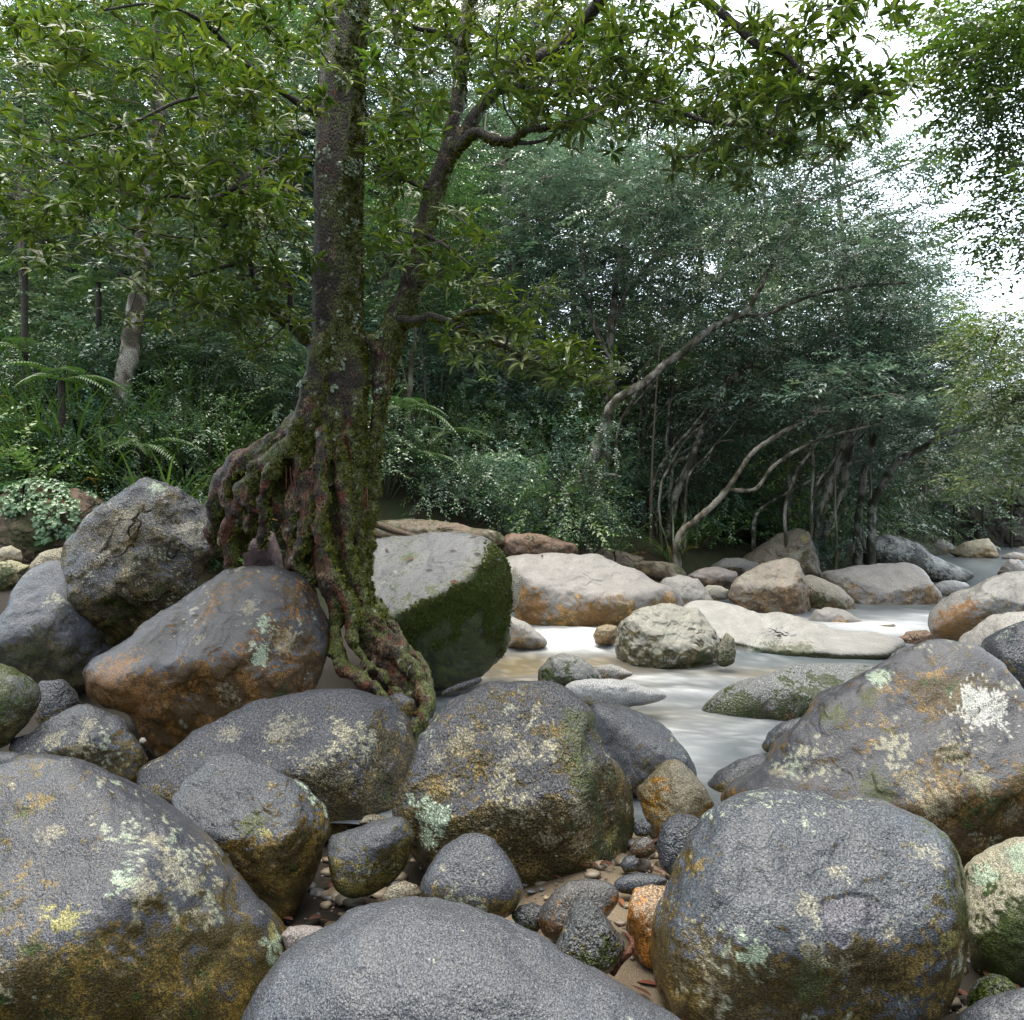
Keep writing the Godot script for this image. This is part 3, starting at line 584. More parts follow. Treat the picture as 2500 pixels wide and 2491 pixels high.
	["stone", "round grey cobble in the sand gap under the golden-brown boulder", "grey_smooth", 20, [0.616, 0.197, -3.75], 0.037, 2.3, [0.042, 0.043, 0.045, 0.042, 0.039, 0.039, 0.04, 0.042, 0.039, 0.04, 0.042, 0.043, 0.041, 0.041, 0.043, 0.044, 0.043, 0.045, 0.045, 0.039, 0.037, 0.037, 0.039, 0.039, 0.039, 0.04, 0.046, 0.044], []],
	["stone", "reddish-brown cobble in the sand gap beside the grey egg-shaped boulder", "wet_brown", 20, [0.593, 0.168, -3.6], 0.044, 2.3, [0.057, 0.055, 0.056, 0.06, 0.053, 0.049, 0.048, 0.049, 0.044, 0.042, 0.043, 0.045, 0.047, 0.049, 0.052, 0.062, 0.061, 0.058, 0.058, 0.047, 0.043, 0.041, 0.041, 0.043, 0.043, 0.044, 0.048, 0.058], []],
	["stone", "dark cobble against the boulder with lichen rings", "grey_smooth", 20, [0.519, 0.14, -3.5], 0.033, 2.3, [0.039, 0.044, 0.041, 0.04, 0.04, 0.042, 0.036, 0.034, 0.034, 0.034, 0.037, 0.035, 0.036, 0.037, 0.042, 0.044, 0.04, 0.04, 0.042, 0.039, 0.034, 0.032, 0.032, 0.033, 0.036, 0.04, 0.037, 0.037], []],
	["stone", "dark wet stone between the egg-shaped boulder and the speckled dome", "wet_dark", 24, [0.067, 0.161, -3], 0.05, 2.3, [0.063, 0.062, 0.065, 0.063, 0.055, 0.053, 0.053, 0.049, 0.048, 0.049, 0.053, 0.056, 0.059, 0.068, 0.068, 0.059, 0.056, 0.056, 0.058, 0.052, 0.05, 0.05, 0.051, 0.058, 0.055, 0.055, 0.056, 0.063], []],
	["stone", "low brown stone behind the speckled dome beside the two-toned mossy boulder", "brown_pale", 24, [-0.44, 0.174, -3.15], 0.052, 2.3, [0.08, 0.074, 0.074, 0.062, 0.056, 0.053, 0.053, 0.049, 0.048, 0.048, 0.051, 0.058, 0.064, 0.066, 0.073, 0.075, 0.071, 0.07, 0.056, 0.05, 0.046, 0.045, 0.046, 0.049, 0.055, 0.056, 0.06, 0.067], []],
	["stone", "pinkish grey stone between the undercut boulder and the speckled dome", "pink", 24, [-0.788, 0.086, -3], 0.048, 2.3, [0.086, 0.08, 0.07, 0.055, 0.048, 0.044, 0.043, 0.043, 0.044, 0.047, 0.054, 0.068, 0.072, 0.082, 0.074, 0.071, 0.07, 0.065, 0.052, 0.047, 0.044, 0.044, 0.045, 0.049, 0.054, 0.057, 0.064, 0.079], []],
	["stone", "tiny white pebble in the dark gap under the rusty streaked boulder", "white", 12, [-2.277, 0.278, -4.9], 0.017, 2.3, [0.02, 0.019, 0.018, 0.019, 0.02, 0.018, 0.018, 0.018, 0.02, 0.02, 0.019, 0.019, 0.019, 0.021, 0.019, 0.019, 0.019, 0.021, 0.018, 0.018, 0.018, 0.019, 0.021, 0.019, 0.018, 0.019, 0.02, 0.023], []],
	["stone", "purple-grey rounded stone cradled by the tree roots", "purple", 48, [-2.116, 1.305, -6.75], 0.167, 2.4, [0.152, 0.149, 0.152, 0.162, 0.178, 0.213, 0.229, 0.236, 0.235, 0.211, 0.199, 0.176, 0.168, 0.163, 0.159, 0.162, 0.175, 0.186, 0.184, 0.19, 0.206, 0.242, 0.217, 0.212, 0.213, 0.217, 0.177, 0.162], []],
	["boulder", "big flat-topped wet block with a mossy green front beside the tree trunk", "moss_block", 100, [-0.754, 0.819, -7.3], 0.673, 3.2, [0.737, 0.757, 0.81, 0.819, 0.805, 0.773, 0.734, 0.739, 0.783, 0.879, 1.139, 1.575, 0.937, 0.819, 0.731, 0.689, 0.673, 0.687, 0.679, 0.698, 0.775, 0.762, 0.765, 0.773, 0.807, 0.819, 0.8, 0.748], [-0.302, 0.764, 0.57, 0.388, 0.329, -0.357, 0.874, 0.496, -0.083, 0.362, 0.929, 0.711, 0.575, 0.085, 0.814, 0.647, 0.423, 0.19, 0.886, 0.647, 0.616, -0.368, 0.696, 0.723, -0.048, -0.487, 0.872, 0.695, 0.549, -0.582, 0.6, 0.774, 0.559, -0.443, 0.7, 0.729]],
	["stone", "thin flat stone at the water's edge under the mossy flat-topped block", "grey", 28, [-0.425, 0.23, -6.6], 0.039, 2.3, [0.086, 0.17, 0.178, 0.081, 0.06, 0.047, 0.04, 0.036, 0.034, 0.034, 0.036, 0.04, 0.047, 0.06, 0.094, 0.158, 0.17, 0.078, 0.059, 0.046, 0.041, 0.037, 0.037, 0.037, 0.039, 0.044, 0.054, 0.068], []],
	["stone", "small mossy stone between the hooked tree roots and the broad smooth boulder", "grey_lichen", 32, [-0.726, 0.399, -5.2], 0.088, 2.3, [0.104, 0.098, 0.098, 0.098, 0.092, 0.092, 0.096, 0.101, 0.101, 0.108, 0.114, 0.143, 0.101, 0.093, 0.088, 0.087, 0.091, 0.102, 0.122, 0.097, 0.095, 0.096, 0.101, 0.119, 0.107, 0.101, 0.101, 0.106], [-0.688, -0.414, 0.596, 0.103, 0.13, -0.913, 0.387, 0.098, 0.5, -0.204, 0.842, 0.08, -0.799, -0.601, -0.025, 0.109, -0.875, 0.48, -0.06, 0.118, -0.662, 0.258, 0.704, 0.108, -0.678, 0.079, 0.73, 0.09]],
	["boulder", "large pale whale-backed boulder with a golden waterline behind the first cascade", "pale_gold", 84, [1.058, 0.475, -11.2], 0.572, 2.5, [1.537, 0.982, 0.826, 0.698, 0.642, 0.623, 0.646, 0.658, 0.691, 0.785, 0.95, 1.139, 1.304, 1.09, 1.045, 1.044, 1.053, 0.922, 0.725, 0.639, 0.592, 0.578, 0.573, 0.593, 0.649, 0.752, 0.963, 1.299], [0.056, 0.731, 0.68, 0.425, 0.544, -0.04, 0.838, 0.882, 0.729, -0.519, 0.446, 1.128, 0.76, -0.055, 0.648, 1.178, 0.87, 0.488, -0.067, 1.187, 0.612, 0.024, 0.79, 0.938, -0.039, 0.998, 0.04, 0.639, -0.168, 0.889, 0.426, 0.806]],
	["stone", "white stone between the mossy flat-topped block and the whale-backed boulder", "white_stone", 28, [0.014, 0.726, -10], 0.106, 2.8, [0.102, 0.108, 0.121, 0.146, 0.185, 0.205, 0.235, 0.288, 0.257, 0.199, 0.138, 0.113, 0.099, 0.092, 0.091, 0.092, 0.099, 0.113, 0.138, 0.194, 0.286, 0.28, 0.242, 0.16, 0.131, 0.114, 0.104, 0.101], []],
	["stone", "pale sloping stone at the head of the pool beside the mossy flat-topped block", "pale", 28, [0.13, 0.19, -9.6], 0.179, 2.3, [0.224, 0.181, 0.159, 0.148, 0.145, 0.147, 0.155, 0.166, 0.19, 0.231, 0.293, 0.309, 0.243, 0.218, 0.205, 0.203, 0.206, 0.229, 0.189, 0.176, 0.17, 0.171, 0.18, 0.203, 0.229, 0.252, 0.311, 0.3], []],
	["boulder", "angular light boulder with a dark mossy underside in midstream", "angular_pale", 72, [1.746, 0.213, -8.9], 0.428, 3, [0.568, 0.542, 0.509, 0.498, 0.493, 0.459, 0.438, 0.419, 0.42, 0.437, 0.47, 0.499, 0.538, 0.562, 0.6, 0.645, 0.633, 0.499, 0.44, 0.412, 0.39, 0.379, 0.384, 0.408, 0.463, 0.506, 0.604, 0.592], [0.224, 0.642, 0.734, 0.311, 0.457, -0.569, 0.684, 0.441, -0.433, -0.047, 0.9, 0.451, 0.657, 0.167, 0.735, 0.504, -0.899, -0.242, 0.366, 0.528, 0.557, 0.145, 0.818, 0.447, 0.348, 0.577, 0.739, 0.452, 0.213, -0.523, 0.825, 0.426, -0.695, -0.033, 0.718, 0.539, 0.944, -0.09, 0.317, 0.57]],
	["stone", "dark angular stone leaning on the angular light boulder in midstream", "dark_moss", 28, [2.266, 0.205, -8.4], 0.108, 3.4, [0.096, 0.098, 0.103, 0.114, 0.136, 0.166, 0.172, 0.195, 0.148, 0.125, 0.109, 0.101, 0.099, 0.101, 0.099, 0.101, 0.108, 0.122, 0.155, 0.171, 0.165, 0.158, 0.146, 0.143, 0.135, 0.111, 0.101, 0.096], []],
	["stone", "small round brown stone in the first cascade", "brown_wet", 28, [1.15, 0.174, -9.7], 0.126, 2.3, [0.154, 0.15, 0.152, 0.167, 0.151, 0.138, 0.133, 0.129, 0.125, 0.126, 0.135, 0.143, 0.141, 0.144, 0.16, 0.159, 0.158, 0.167, 0.151, 0.13, 0.121, 0.119, 0.121, 0.128, 0.149, 0.145, 0.144, 0.151], []],
	["boulder", "small dark dome with a moss band rising from the pool", "moss_band", 48, [0.512, 0.212, -7.2], 0.182, 2.3, [0.303, 0.257, 0.229, 0.197, 0.187, 0.183, 0.18, 0.186, 0.216, 0.209, 0.218, 0.251, 0.252, 0.274, 0.281, 0.303, 0.297, 0.204, 0.179, 0.161, 0.155, 0.156, 0.156, 0.162, 0.177, 0.205, 0.271, 0.311], [0.697, -0.021, 0.717, 0.223, 0.324, 0.294, 0.899, 0.178, 0.001, 0.987, 0.159, 0.18, -0.978, -0.205, -0.05, 0.286, 0.262, 0.48, 0.837, 0.174, -0.667, 0.698, 0.26, 0.221, 0.69, 0.712, 0.129, 0.204]],
	["stone", "flat pale stone just clear of the water beside the moss-banded dome", "pale", 28, [0.937, 0.137, -7.6], 0.095, 2.3, [0.214, 0.163, 0.13, 0.107, 0.096, 0.091, 0.09, 0.09, 0.09, 0.094, 0.104, 0.123, 0.156, 0.172, 0.182, 0.156, 0.148, 0.144, 0.109, 0.094, 0.086, 0.083, 0.083, 0.087, 0.097, 0.112, 0.13, 0.162], []],
	["boulder", "flat white stone with a pitted top at the edge of the pool", "white_flat", 48, [0.819, 0.174, -6.6], 0.137, 2.4, [0.46, 0.291, 0.227, 0.172, 0.143, 0.128, 0.121, 0.119, 0.122, 0.131, 0.15, 0.188, 0.25, 0.35, 0.395, 0.32, 0.234, 0.183, 0.157, 0.144, 0.137, 0.129, 0.129, 0.133, 0.146, 0.171, 0.216, 0.322], []],
	["boulder", "long pale bedrock slab with carved layers across the stream", "layered", 84, [3.209, 0.127, -9.6], 0.387, 2.6, [1.643, 0.72, 0.522, 0.425, 0.398, 0.395, 0.402, 0.369, 0.363, 0.366, 0.449, 0.779, 1.251, 1.489, 1.132, 0.936, 0.73, 0.564, 0.46, 0.401, 0.372, 0.364, 0.37, 0.395, 0.448, 0.552, 0.741, 1.076], [0.064, 0.769, 0.636, 0.165, 0.633, -0.512, 0.581, 0.942, -0.432, 0.479, 0.764, 0.728, 0.555, 0.367, 0.746, 0.84, 0.99, -0.056, -0.131, 1.44, 0.156, -0.438, 0.885, 0.45, -0.621, 0.78, 0.077, 1.011, -0.265, -0.259, 0.929, 0.486]],
	["boulder", "low whale-shaped boulder with a mossy flank in the stream pool", "moss_flank", 72, [2.376, 0.134, -6.6], 0.272, 2.5, [0.616, 0.765, 0.933, 0.567, 0.429, 0.348, 0.311, 0.288, 0.269, 0.266, 0.275, 0.299, 0.36, 0.485, 0.644, 0.803, 0.723, 0.475, 0.368, 0.306, 0.275, 0.26, 0.257, 0.261, 0.279, 0.315, 0.387, 0.457], [0.17, 0.741, 0.65, 0.211]],
	["stone", "small dark stone at the pool edge against the huge sloping boulder", "grey", 28, [1.887, 0.129, -5.5], 0.1, 2.3, [0.111, 0.138, 0.149, 0.154, 0.174, 0.138, 0.115, 0.103, 0.096, 0.089, 0.087, 0.088, 0.094, 0.108, 0.118, 0.135, 0.168, 0.168, 0.147, 0.123, 0.113, 0.108, 0.109, 0.104, 0.095, 0.092, 0.093, 0.099], []],
	["boulder", "brown-tinted blocky boulder standing on the layered bedrock slab", "brown_block", 60, [4.036, 0.455, -12.3], 0.425, 2.9, [0.612, 0.54, 0.534, 0.544, 0.673, 0.587, 0.52, 0.475, 0.445, 0.437, 0.439, 0.464, 0.51, 0.581, 0.632, 0.679, 0.659, 0.539, 0.485, 0.43, 0.412, 0.411, 0.43, 0.467, 0.529, 0.767, 0.759, 0.648], [-0.067, 0.574, 0.816, 0.311, 0.947, -0.031, 0.319, 0.452, 0.005, -0.293, 0.956, 0.331, 0.715, 0.589, 0.377, 0.553, 0.66, 0.75, 0.041, 0.589, -0.266, -0.1, 0.959, 0.417, -0.646, -0.764, 0.002, 0.562, 0.231, -0.968, -0.102, 0.499, 0.074, 0.823, 0.562, 0.482, -0.188, 0.666, 0.722, 0.433]],
	["boulder", "pale lichen-speckled boulder with a mossy foot beside the brown-tinted block", "pale_moss", 40, [5.061, 0.291, -12.8], 0.298, 2.3, [0.387, 0.318, 0.284, 0.268, 0.255, 0.25, 0.254, 0.272, 0.309, 0.383, 0.535, 0.479, 0.407, 0.39, 0.359, 0.33, 0.324, 0.328, 0.375, 0.302, 0.288, 0.284, 0.291, 0.315, 0.355, 0.412, 0.499, 0.461], [-0.03, 0.46, 0.887, 0.302, -0.6, 0.8, -0.017, 0.495, -0.279, -0.325, 0.904, 0.292, -0.779, -0.626, 0.022, 0.348, 0.831, -0.073, 0.551, 0.37, -0.245, 0.936, 0.252, 0.408, -0.049, -0.401, 0.915, 0.268]],
	["boulder", "broad pale boulder with a brown hollow above the upper white rapid", "pale_broad", 64, [6.4, 0.282, -13.6], 0.554, 2.6, [0.852, 0.759, 0.725, 0.712, 0.674, 0.604, 0.547, 0.517, 0.513, 0.531, 0.582, 0.696, 0.872, 1.233, 0.898, 0.739, 0.643, 0.618, 0.637, 0.688, 0.589, 0.585, 0.599, 0.604, 0.643, 0.756, 0.823, 0.847], [0.19, 0.684, 0.705, 0.37, 0.512, -0.18, 0.84, 0.466, -0.213, 0.053, 0.976, 0.528, -0.011, -0.992, 0.127, 0.587, -0.536, -0.841, -0.072, 0.651, 0.33, 0.488, 0.808, 0.597, -0.575, 0.058, 0.816, 0.727, -0.866, -0.446, 0.227, 0.798, -0.729, 0.518, 0.447, 0.952]],
	["stone", "low stone with an orange waterline below the pale lichen-speckled boulder", "pale_gold", 32, [4.52, 0.151, -11.2], 0.176, 2.3, [0.378, 0.29, 0.245, 0.217, 0.207, 0.189, 0.185, 0.186, 0.197, 0.201, 0.207, 0.22, 0.334, 0.311, 0.323, 0.349, 0.322, 0.25, 0.192, 0.167, 0.153, 0.149, 0.15, 0.158, 0.178, 0.206, 0.236, 0.298], [0.306, 0.303, 0.902, 0.187, 0.524, 0.049, 0.851, 0.238, -0.821, 0.563, 0.099, 0.267, 0.096, 0.976, 0.193, 0.165, -0.615, 0.191, 0.765, 0.229, 0.195, 0.607, 0.771, 0.166, -0.522, -0.655, 0.547, 0.223]],
	["boulder", "long dark mottled boulder at the forest edge by the upper pool", "mottled", 52, [8.744, 0.546, -17.5], 0.418, 2.5, [0.806, 0.59, 0.477, 0.448, 0.438, 0.45, 0.468, 0.496, 0.561, 0.642, 0.777, 0.904, 0.971, 1.076, 1.045, 0.921, 0.658, 0.55, 0.465, 0.425, 0.409, 0.411, 0.431, 0.479, 0.563, 0.688, 1.033, 1.402], [0.407, 0.619, 0.672, 0.483, 0.634, 0.399, 0.662, 0.754, 0.292, 0.892, 0.346, 0.445, 0.649, -0.711, 0.27, 1.01, -0.688, 0.027, 0.725, 0.684, -0.171, 0.598, 0.783, 0.53, -0.54, -0.414, 0.732, 0.659]],
	["stone", "flat white stone between the broad pale boulder and the long mottled boulder", "white_flat", 28, [8.051, 0.255, -14.6], 0.164, 2.3, [0.293, 0.308, 0.27, 0.215, 0.19, 0.177, 0.163, 0.154, 0.153, 0.158, 0.173, 0.194, 0.217, 0.27, 0.294, 0.288, 0.298, 0.238, 0.204, 0.185, 0.163, 0.149, 0.144, 0.145, 0.153, 0.172, 0.202, 0.287], []],
	["boulder", "cream boulder at the far end of the upper pool", "cream", 36, [15.178, 0.322, -26], 0.445, 2.6, [0.632, 0.67, 0.659, 0.586, 0.601, 0.474, 0.431, 0.409, 0.397, 0.397, 0.414, 0.462, 0.526, 0.604, 0.851, 0.623, 0.602, 0.567, 0.465, 0.423, 0.403, 0.402, 0.421, 0.434, 0.442, 0.477, 0.527, 0.761], [0.878, 0.454, 0.151, 0.56, -0.488, 0.378, 0.787, 0.473, 0.254, 0.938, 0.237, 0.517, -0.009, 0.763, 0.647, 0.41, -0.568, 0.429, 0.702, 0.504, 0.867, -0.426, 0.257, 0.625, -0.767, 0.621, 0.16, 0.558]],
	["stone", "small pale boulder just behind the cream boulder of the upper pool", "pale", 20, [15.712, 0.314, -29], 0.292, 2.3, [0.379, 0.353, 0.342, 0.306, 0.29, 0.287, 0.295, 0.327, 0.321, 0.322, 0.346, 0.336, 0.341, 0.367, 0.377, 0.355, 0.354, 0.376, 0.329, 0.296, 0.282, 0.28, 0.292, 0.306, 0.306, 0.321, 0.349, 0.434], []],
	["stone", "pale round boulder beside the upper pool near the orange-patched boulder", "pale", 28, [11.972, 0.258, -19], 0.234, 2.3, [0.29, 0.289, 0.264, 0.259, 0.262, 0.285, 0.265, 0.263, 0.276, 0.247, 0.237, 0.236, 0.248, 0.255, 0.273, 0.323, 0.321, 0.298, 0.283, 0.24, 0.222, 0.216, 0.218, 0.231, 0.261, 0.294, 0.276, 0.275], []],
	["stone", "pale low boulder in the upper pool beyond the pale round boulder", "pale", 20, [15.913, 0.182, -25], 0.2, 2.3, [0.379, 0.298, 0.262, 0.228, 0.197, 0.183, 0.179, 0.182, 0.194, 0.222, 0.245, 0.271, 0.329, 0.367, 0.421, 0.324, 0.247, 0.211, 0.192, 0.184, 0.184, 0.192, 0.216, 0.218, 0.228, 0.253, 0.294, 0.414], []],
	["stone", "farthest pale boulder under the dark overhang", "pale", 20, [20.061, 0.094, -31], 0.216, 2.3, [0.468, 0.41, 0.34, 0.308, 0.287, 0.234, 0.212, 0.201, 0.2, 0.208, 0.226, 0.27, 0.296, 0.336, 0.443, 0.44, 0.4, 0.303, 0.242, 0.211, 0.195, 0.19, 0.193, 0.204, 0.232, 0.265, 0.294, 0.337], []],
	["boulder", "pointed brown lichen-spotted boulder at the forest edge between the leaning trees", "spotted_brown", 52, [5.346, 0.752, -15.6], 0.505, 2.9, [0.613, 0.598, 0.61, 0.647, 0.831, 0.722, 0.567, 0.511, 0.474, 0.455, 0.454, 0.473, 0.523, 0.597, 0.772, 0.852, 0.737, 0.581, 0.511, 0.46, 0.432, 0.426, 0.437, 0.47, 0.545, 0.631, 0.753, 0.663], [-0.142, 0.503, 0.852, 0.443, -0.04, 0.335, 0.941, 0.449, 0.488, 0.867, 0.104, 0.748, 0.454, 0.89, -0.043, 0.735, 0.194, 0.98, -0.052, 0.641, 0.446, 0.278, 0.851, 0.578, 0.855, 0.515, -0.051, 0.685, 0.231, 0.585, 0.777, 0.646]],
	["boulder", "low pinkish grey boulder under the leaning pale tree", "pink", 32, [3.389, 0.546, -13.4], 0.213, 2.3, [0.397, 0.462, 0.319, 0.268, 0.237, 0.223, 0.204, 0.196, 0.196, 0.205, 0.228, 0.254, 0.306, 0.363, 0.509, 0.367, 0.315, 0.287, 0.278, 0.248, 0.212, 0.2, 0.198, 0.204, 0.221, 0.255, 0.336, 0.416], [0.948, 0.318, -0.002, 0.406, 0.283, -0.953, -0.107, 0.203, 0.236, -0.779, 0.581, 0.198, 0.479, 0.495, 0.725, 0.275, -0.611, -0.541, 0.578, 0.283, -0.306, -0.807, 0.505, 0.211, -0.755, 0.576, -0.312, 0.353]],
	["boulder", "low grey boulder behind the low pinkish one at the forest edge", "grey_dry", 32, [4.186, 0.633, -14.8], 0.195, 2.3, [0.406, 0.396, 0.268, 0.227, 0.2, 0.188, 0.183, 0.178, 0.181, 0.194, 0.218, 0.275, 0.318, 0.391, 0.522, 0.316, 0.279, 0.247, 0.234, 0.2, 0.183, 0.176, 0.176, 0.184, 0.205, 0.24, 0.326, 0.388], [0.442, -0.138, 0.886, 0.242, -0.595, 0.308, 0.742, 0.305, -0.659, 0.624, 0.42, 0.295, -0.747, -0.261, 0.612, 0.375, -0.021, 0.622, 0.783, 0.187, 0.516, 0.321, 0.794, 0.24, -0.02, -0.6, 0.8, 0.17]],
	["boulder", "pale hump between the whale-backed boulder and the layered slab", "pale", 36, [2.6, 0.387, -12], 0.319, 2.3, [0.404, 0.373, 0.347, 0.346, 0.366, 0.318, 0.314, 0.322, 0.347, 0.352, 0.376, 0.45, 0.447, 0.476, 0.386, 0.377, 0.375, 0.399, 0.343, 0.31, 0.296, 0.296, 0.307, 0.342, 0.359, 0.376, 0.413, 0.48], [0.39, 0.376, 0.84, 0.295, -0.049, 0.644, 0.763, 0.32, 0.305, -0.371, 0.877, 0.314, 0.661, 0.737, -0.14, 0.336, 0.475, -0.416, 0.775, 0.358, -0.499, 0.127, 0.857, 0.309, -0.794, 0.562, 0.231, 0.398]],
	["stone", "small white cobble in front of the low pinkish boulder", "white_stone", 20, [3.228, 0.389, -12.6], 0.127, 2.3, [0.205, 0.209, 0.165, 0.149, 0.139, 0.126, 0.119, 0.117, 0.121, 0.13, 0.152, 0.174, 0.185, 0.22, 0.197, 0.182, 0.178, 0.18, 0.143, 0.125, 0.116, 0.113, 0.115, 0.122, 0.137, 0.171, 0.199, 0.197], []],
	["boulder", "long brown ledge stretching behind the whale-backed boulder", "brown_ledge", 52, [1.966, 0.751, -13.6], 0.239, 2.6, [0.922, 0.359, 0.309, 0.247, 0.223, 0.21, 0.209, 0.215, 0.234, 0.272, 0.34, 0.503, 0.719, 1.119, 1.116, 0.517, 0.38, 0.293, 0.253, 0.231, 0.224, 0.225, 0.237, 0.265, 0.316, 0.432, 0.585, 1.088], [0.751, -0.112, 0.651, 0.787, -0.545, -0.351, 0.762, 0.617, 0.615, 0.438, 0.655, 0.568, -0.46, -0.509, 0.728, 0.493, -0.675, 0.724, -0.143, 0.866, 0.508, 0.637, 0.58, 0.48, -0.981, 0.193, 0.013, 1]],
	["boulder", "reddish veined block behind the mossy flat-topped block", "reddish", 44, [0.392, 1.088, -12.6], 0.243, 3.2, [0.767, 0.47, 0.353, 0.281, 0.245, 0.227, 0.221, 0.224, 0.239, 0.271, 0.313, 0.381, 0.568, 0.591, 0.625, 0.559, 0.443, 0.313, 0.261, 0.231, 0.218, 0.215, 0.22, 0.239, 0.273, 0.348, 0.436, 0.587], [-0.582, 0.759, 0.292, 0.427, 0.673, -0.336, 0.659, 0.501, -0.983, 0.028, 0.183, 0.564, 0.85, 0.526, -0.034, 0.562, 0.593, -0.118, 0.797, 0.475, 0.772, -0.087, 0.63, 0.568, -0.192, -0.695, 0.692, 0.276]],
	["boulder", "long low lichen-crusted rock ledge behind the tree at the forest edge", "crusted", 60, [-1.228, 1.264, -12.4], 0.303, 2.8, [1.258, 0.674, 0.474, 0.361, 0.308, 0.279, 0.268, 0.268, 0.28, 0.31, 0.364, 0.483, 0.651, 1.085, 0.987, 0.942, 0.516, 0.404, 0.332, 0.298, 0.282, 0.279, 0.288, 0.313, 0.366, 0.442, 0.56, 0.875], [-0.384, 0.619, 0.685, 0.541, -0.538, -0.308, 0.784, 0.576, -0.37, 0.148, 0.917, 0.48, -0.76, 0.604, 0.239, 0.875, 0.781, 0.623, 0.05, 0.913, -0.616, -0.615, 0.493, 0.643, 0.636, 0.331, 0.697, 0.766]],
	["boulder", "big rock outcrop with an orange lichen blotch under a curtain of creepers", "outcrop", 72, [-0.36, 1.78, -14.5], 0.782, 2.7, [1.208, 1.145, 1.117, 1.103, 1, 0.974, 0.904, 0.861, 0.857, 0.899, 0.905, 0.958, 1.057, 1.178, 1.34, 1.506, 1.23, 0.971, 0.836, 0.765, 0.74, 0.744, 0.79, 0.841, 0.932, 1.126, 1.316, 1.348], [-0.025, 0.105, 0.994, 0.477, 0.264, 0.219, 0.939, 0.724, 0.061, -0.566, 0.822, 0.745, -0.55, 0.361, 0.753, 0.845, -0.042, 0.324, 0.945, 0.745, -0.644, -0.672, 0.365, 1.177, 0.335, 0.333, 0.882, 0.874, 0.707, 0.084, 0.702, 0.967]],
	["boulder", "rock outcrop with orange lichen and a green mossy face left of the perched boulder", "orange_outcrop", 64, [-5.672, 1.435, -9.6], 0.534, 2.8, [0.78, 0.777, 0.79, 0.688, 0.623, 0.575, 0.565, 0.572, 0.626, 0.594, 0.6, 0.619, 0.715, 0.727, 0.673, 0.677, 0.744, 0.673, 0.613, 0.589, 0.549, 0.544, 0.561, 0.586, 0.605, 0.66, 0.732, 0.732], [-0.409, 0.18, 0.895, 0.475, -0.368, 0.067, 0.927, 0.582, -0.096, -0.492, 0.865, 0.484, 0.735, 0.062, 0.675, 0.646, -0.552, -0.305, 0.776, 0.627, -0.112, 0.617, 0.779, 0.535, 0.737, 0.437, 0.517, 0.7, -0.834, 0.487, 0.261, 0.649]],
	["stone", "round cream cobble below the mossy face of the orange lichen outcrop", "cream", 24, [-5.45, 1.195, -8.6], 0.106, 2.3, [0.126, 0.126, 0.132, 0.118, 0.116, 0.116, 0.123, 0.114, 0.113, 0.118, 0.115, 0.116, 0.122, 0.132, 0.123, 0.123, 0.127, 0.14, 0.116, 0.109, 0.106, 0.107, 0.115, 0.117, 0.116, 0.12, 0.134, 0.132], []],
	["stone", "flat cream stone between the orange lichen outcrop and the smooth cracked slab", "cream", 28, [-4.784, 1.146, -8.3], 0.151, 2.3, [0.21, 0.215, 0.195, 0.191, 0.194, 0.178, 0.157, 0.149, 0.143, 0.144, 0.15, 0.163, 0.168, 0.18, 0.209, 0.233, 0.211, 0.205, 0.173, 0.147, 0.134, 0.129, 0.13, 0.137, 0.151, 0.183, 0.208, 0.205], []],
	["stone", "yellow-green lichen-covered stone below the round cream cobble", "cream_moss", 28, [-4.973, 1.045, -7.8], 0.143, 2.3, [0.159, 0.176, 0.227, 0.19, 0.179, 0.174, 0.168, 0.155, 0.153, 0.143, 0.139, 0.14, 0.15, 0.151, 0.153, 0.162, 0.184, 0.202, 0.185, 0.182, 0.187, 0.151, 0.138, 0.131, 0.131, 0.136, 0.146, 0.148], []],
	["stone", "orange-brown flat rock washed by the upper white rapid", "gold", 24, [4.963, 0.086, -10.6], 0.089, 2.3, [0.2, 0.183, 0.167, 0.16, 0.117, 0.098, 0.086, 0.082, 0.081, 0.083, 0.09, 0.104, 0.122, 0.145, 0.214, 0.195, 0.172, 0.136, 0.105, 0.091, 0.083, 0.081, 0.081, 0.086, 0.095, 0.117, 0.134, 0.152], []],
	["stone", "reddish submerged rock in the upper white rapid", "reddish", 28, [5.055, 0.082, -9.9], 0.127, 2.3, [0.185, 0.194, 0.211, 0.172, 0.158, 0.137, 0.122, 0.116, 0.115, 0.119, 0.128, 0.151, 0.162, 0.179, 0.23, 0.193, 0.177, 0.17, 0.17, 0.148, 0.128, 0.119, 0.116, 0.117, 0.125, 0.139, 0.175, 0.184], []],
	["boulder", "dark mossy cliff under the overhanging ferns at the far bend", "cliff", 52, [21.133, 0.965, -34], 1.192, 3, [3.598, 3.326, 3.205, 2.29, 1.8, 1.565, 1.464, 1.441, 1.469, 1.583, 1.775, 2.096, 2.718, 3.34, 4.168, 3.342, 2.763, 2.083, 1.79, 1.598, 1.474, 1.438, 1.456, 1.545, 1.76, 2.058, 3.332, 3.129], [0.525, 0.084, 0.847, 1.181, -0.836, 0.191, 0.515, 3.023, 0.476, -0.251, 0.843, 1.824, -0.248, -0.213, 0.945, 1.501, 0.752, 0.657, -0.051, 2.819, 0.63, -0.776, -0.024, 2.729, 0.62, -0.302, 0.724, 2.134, -0.044, 0.56, 0.828, 1.309]],
]
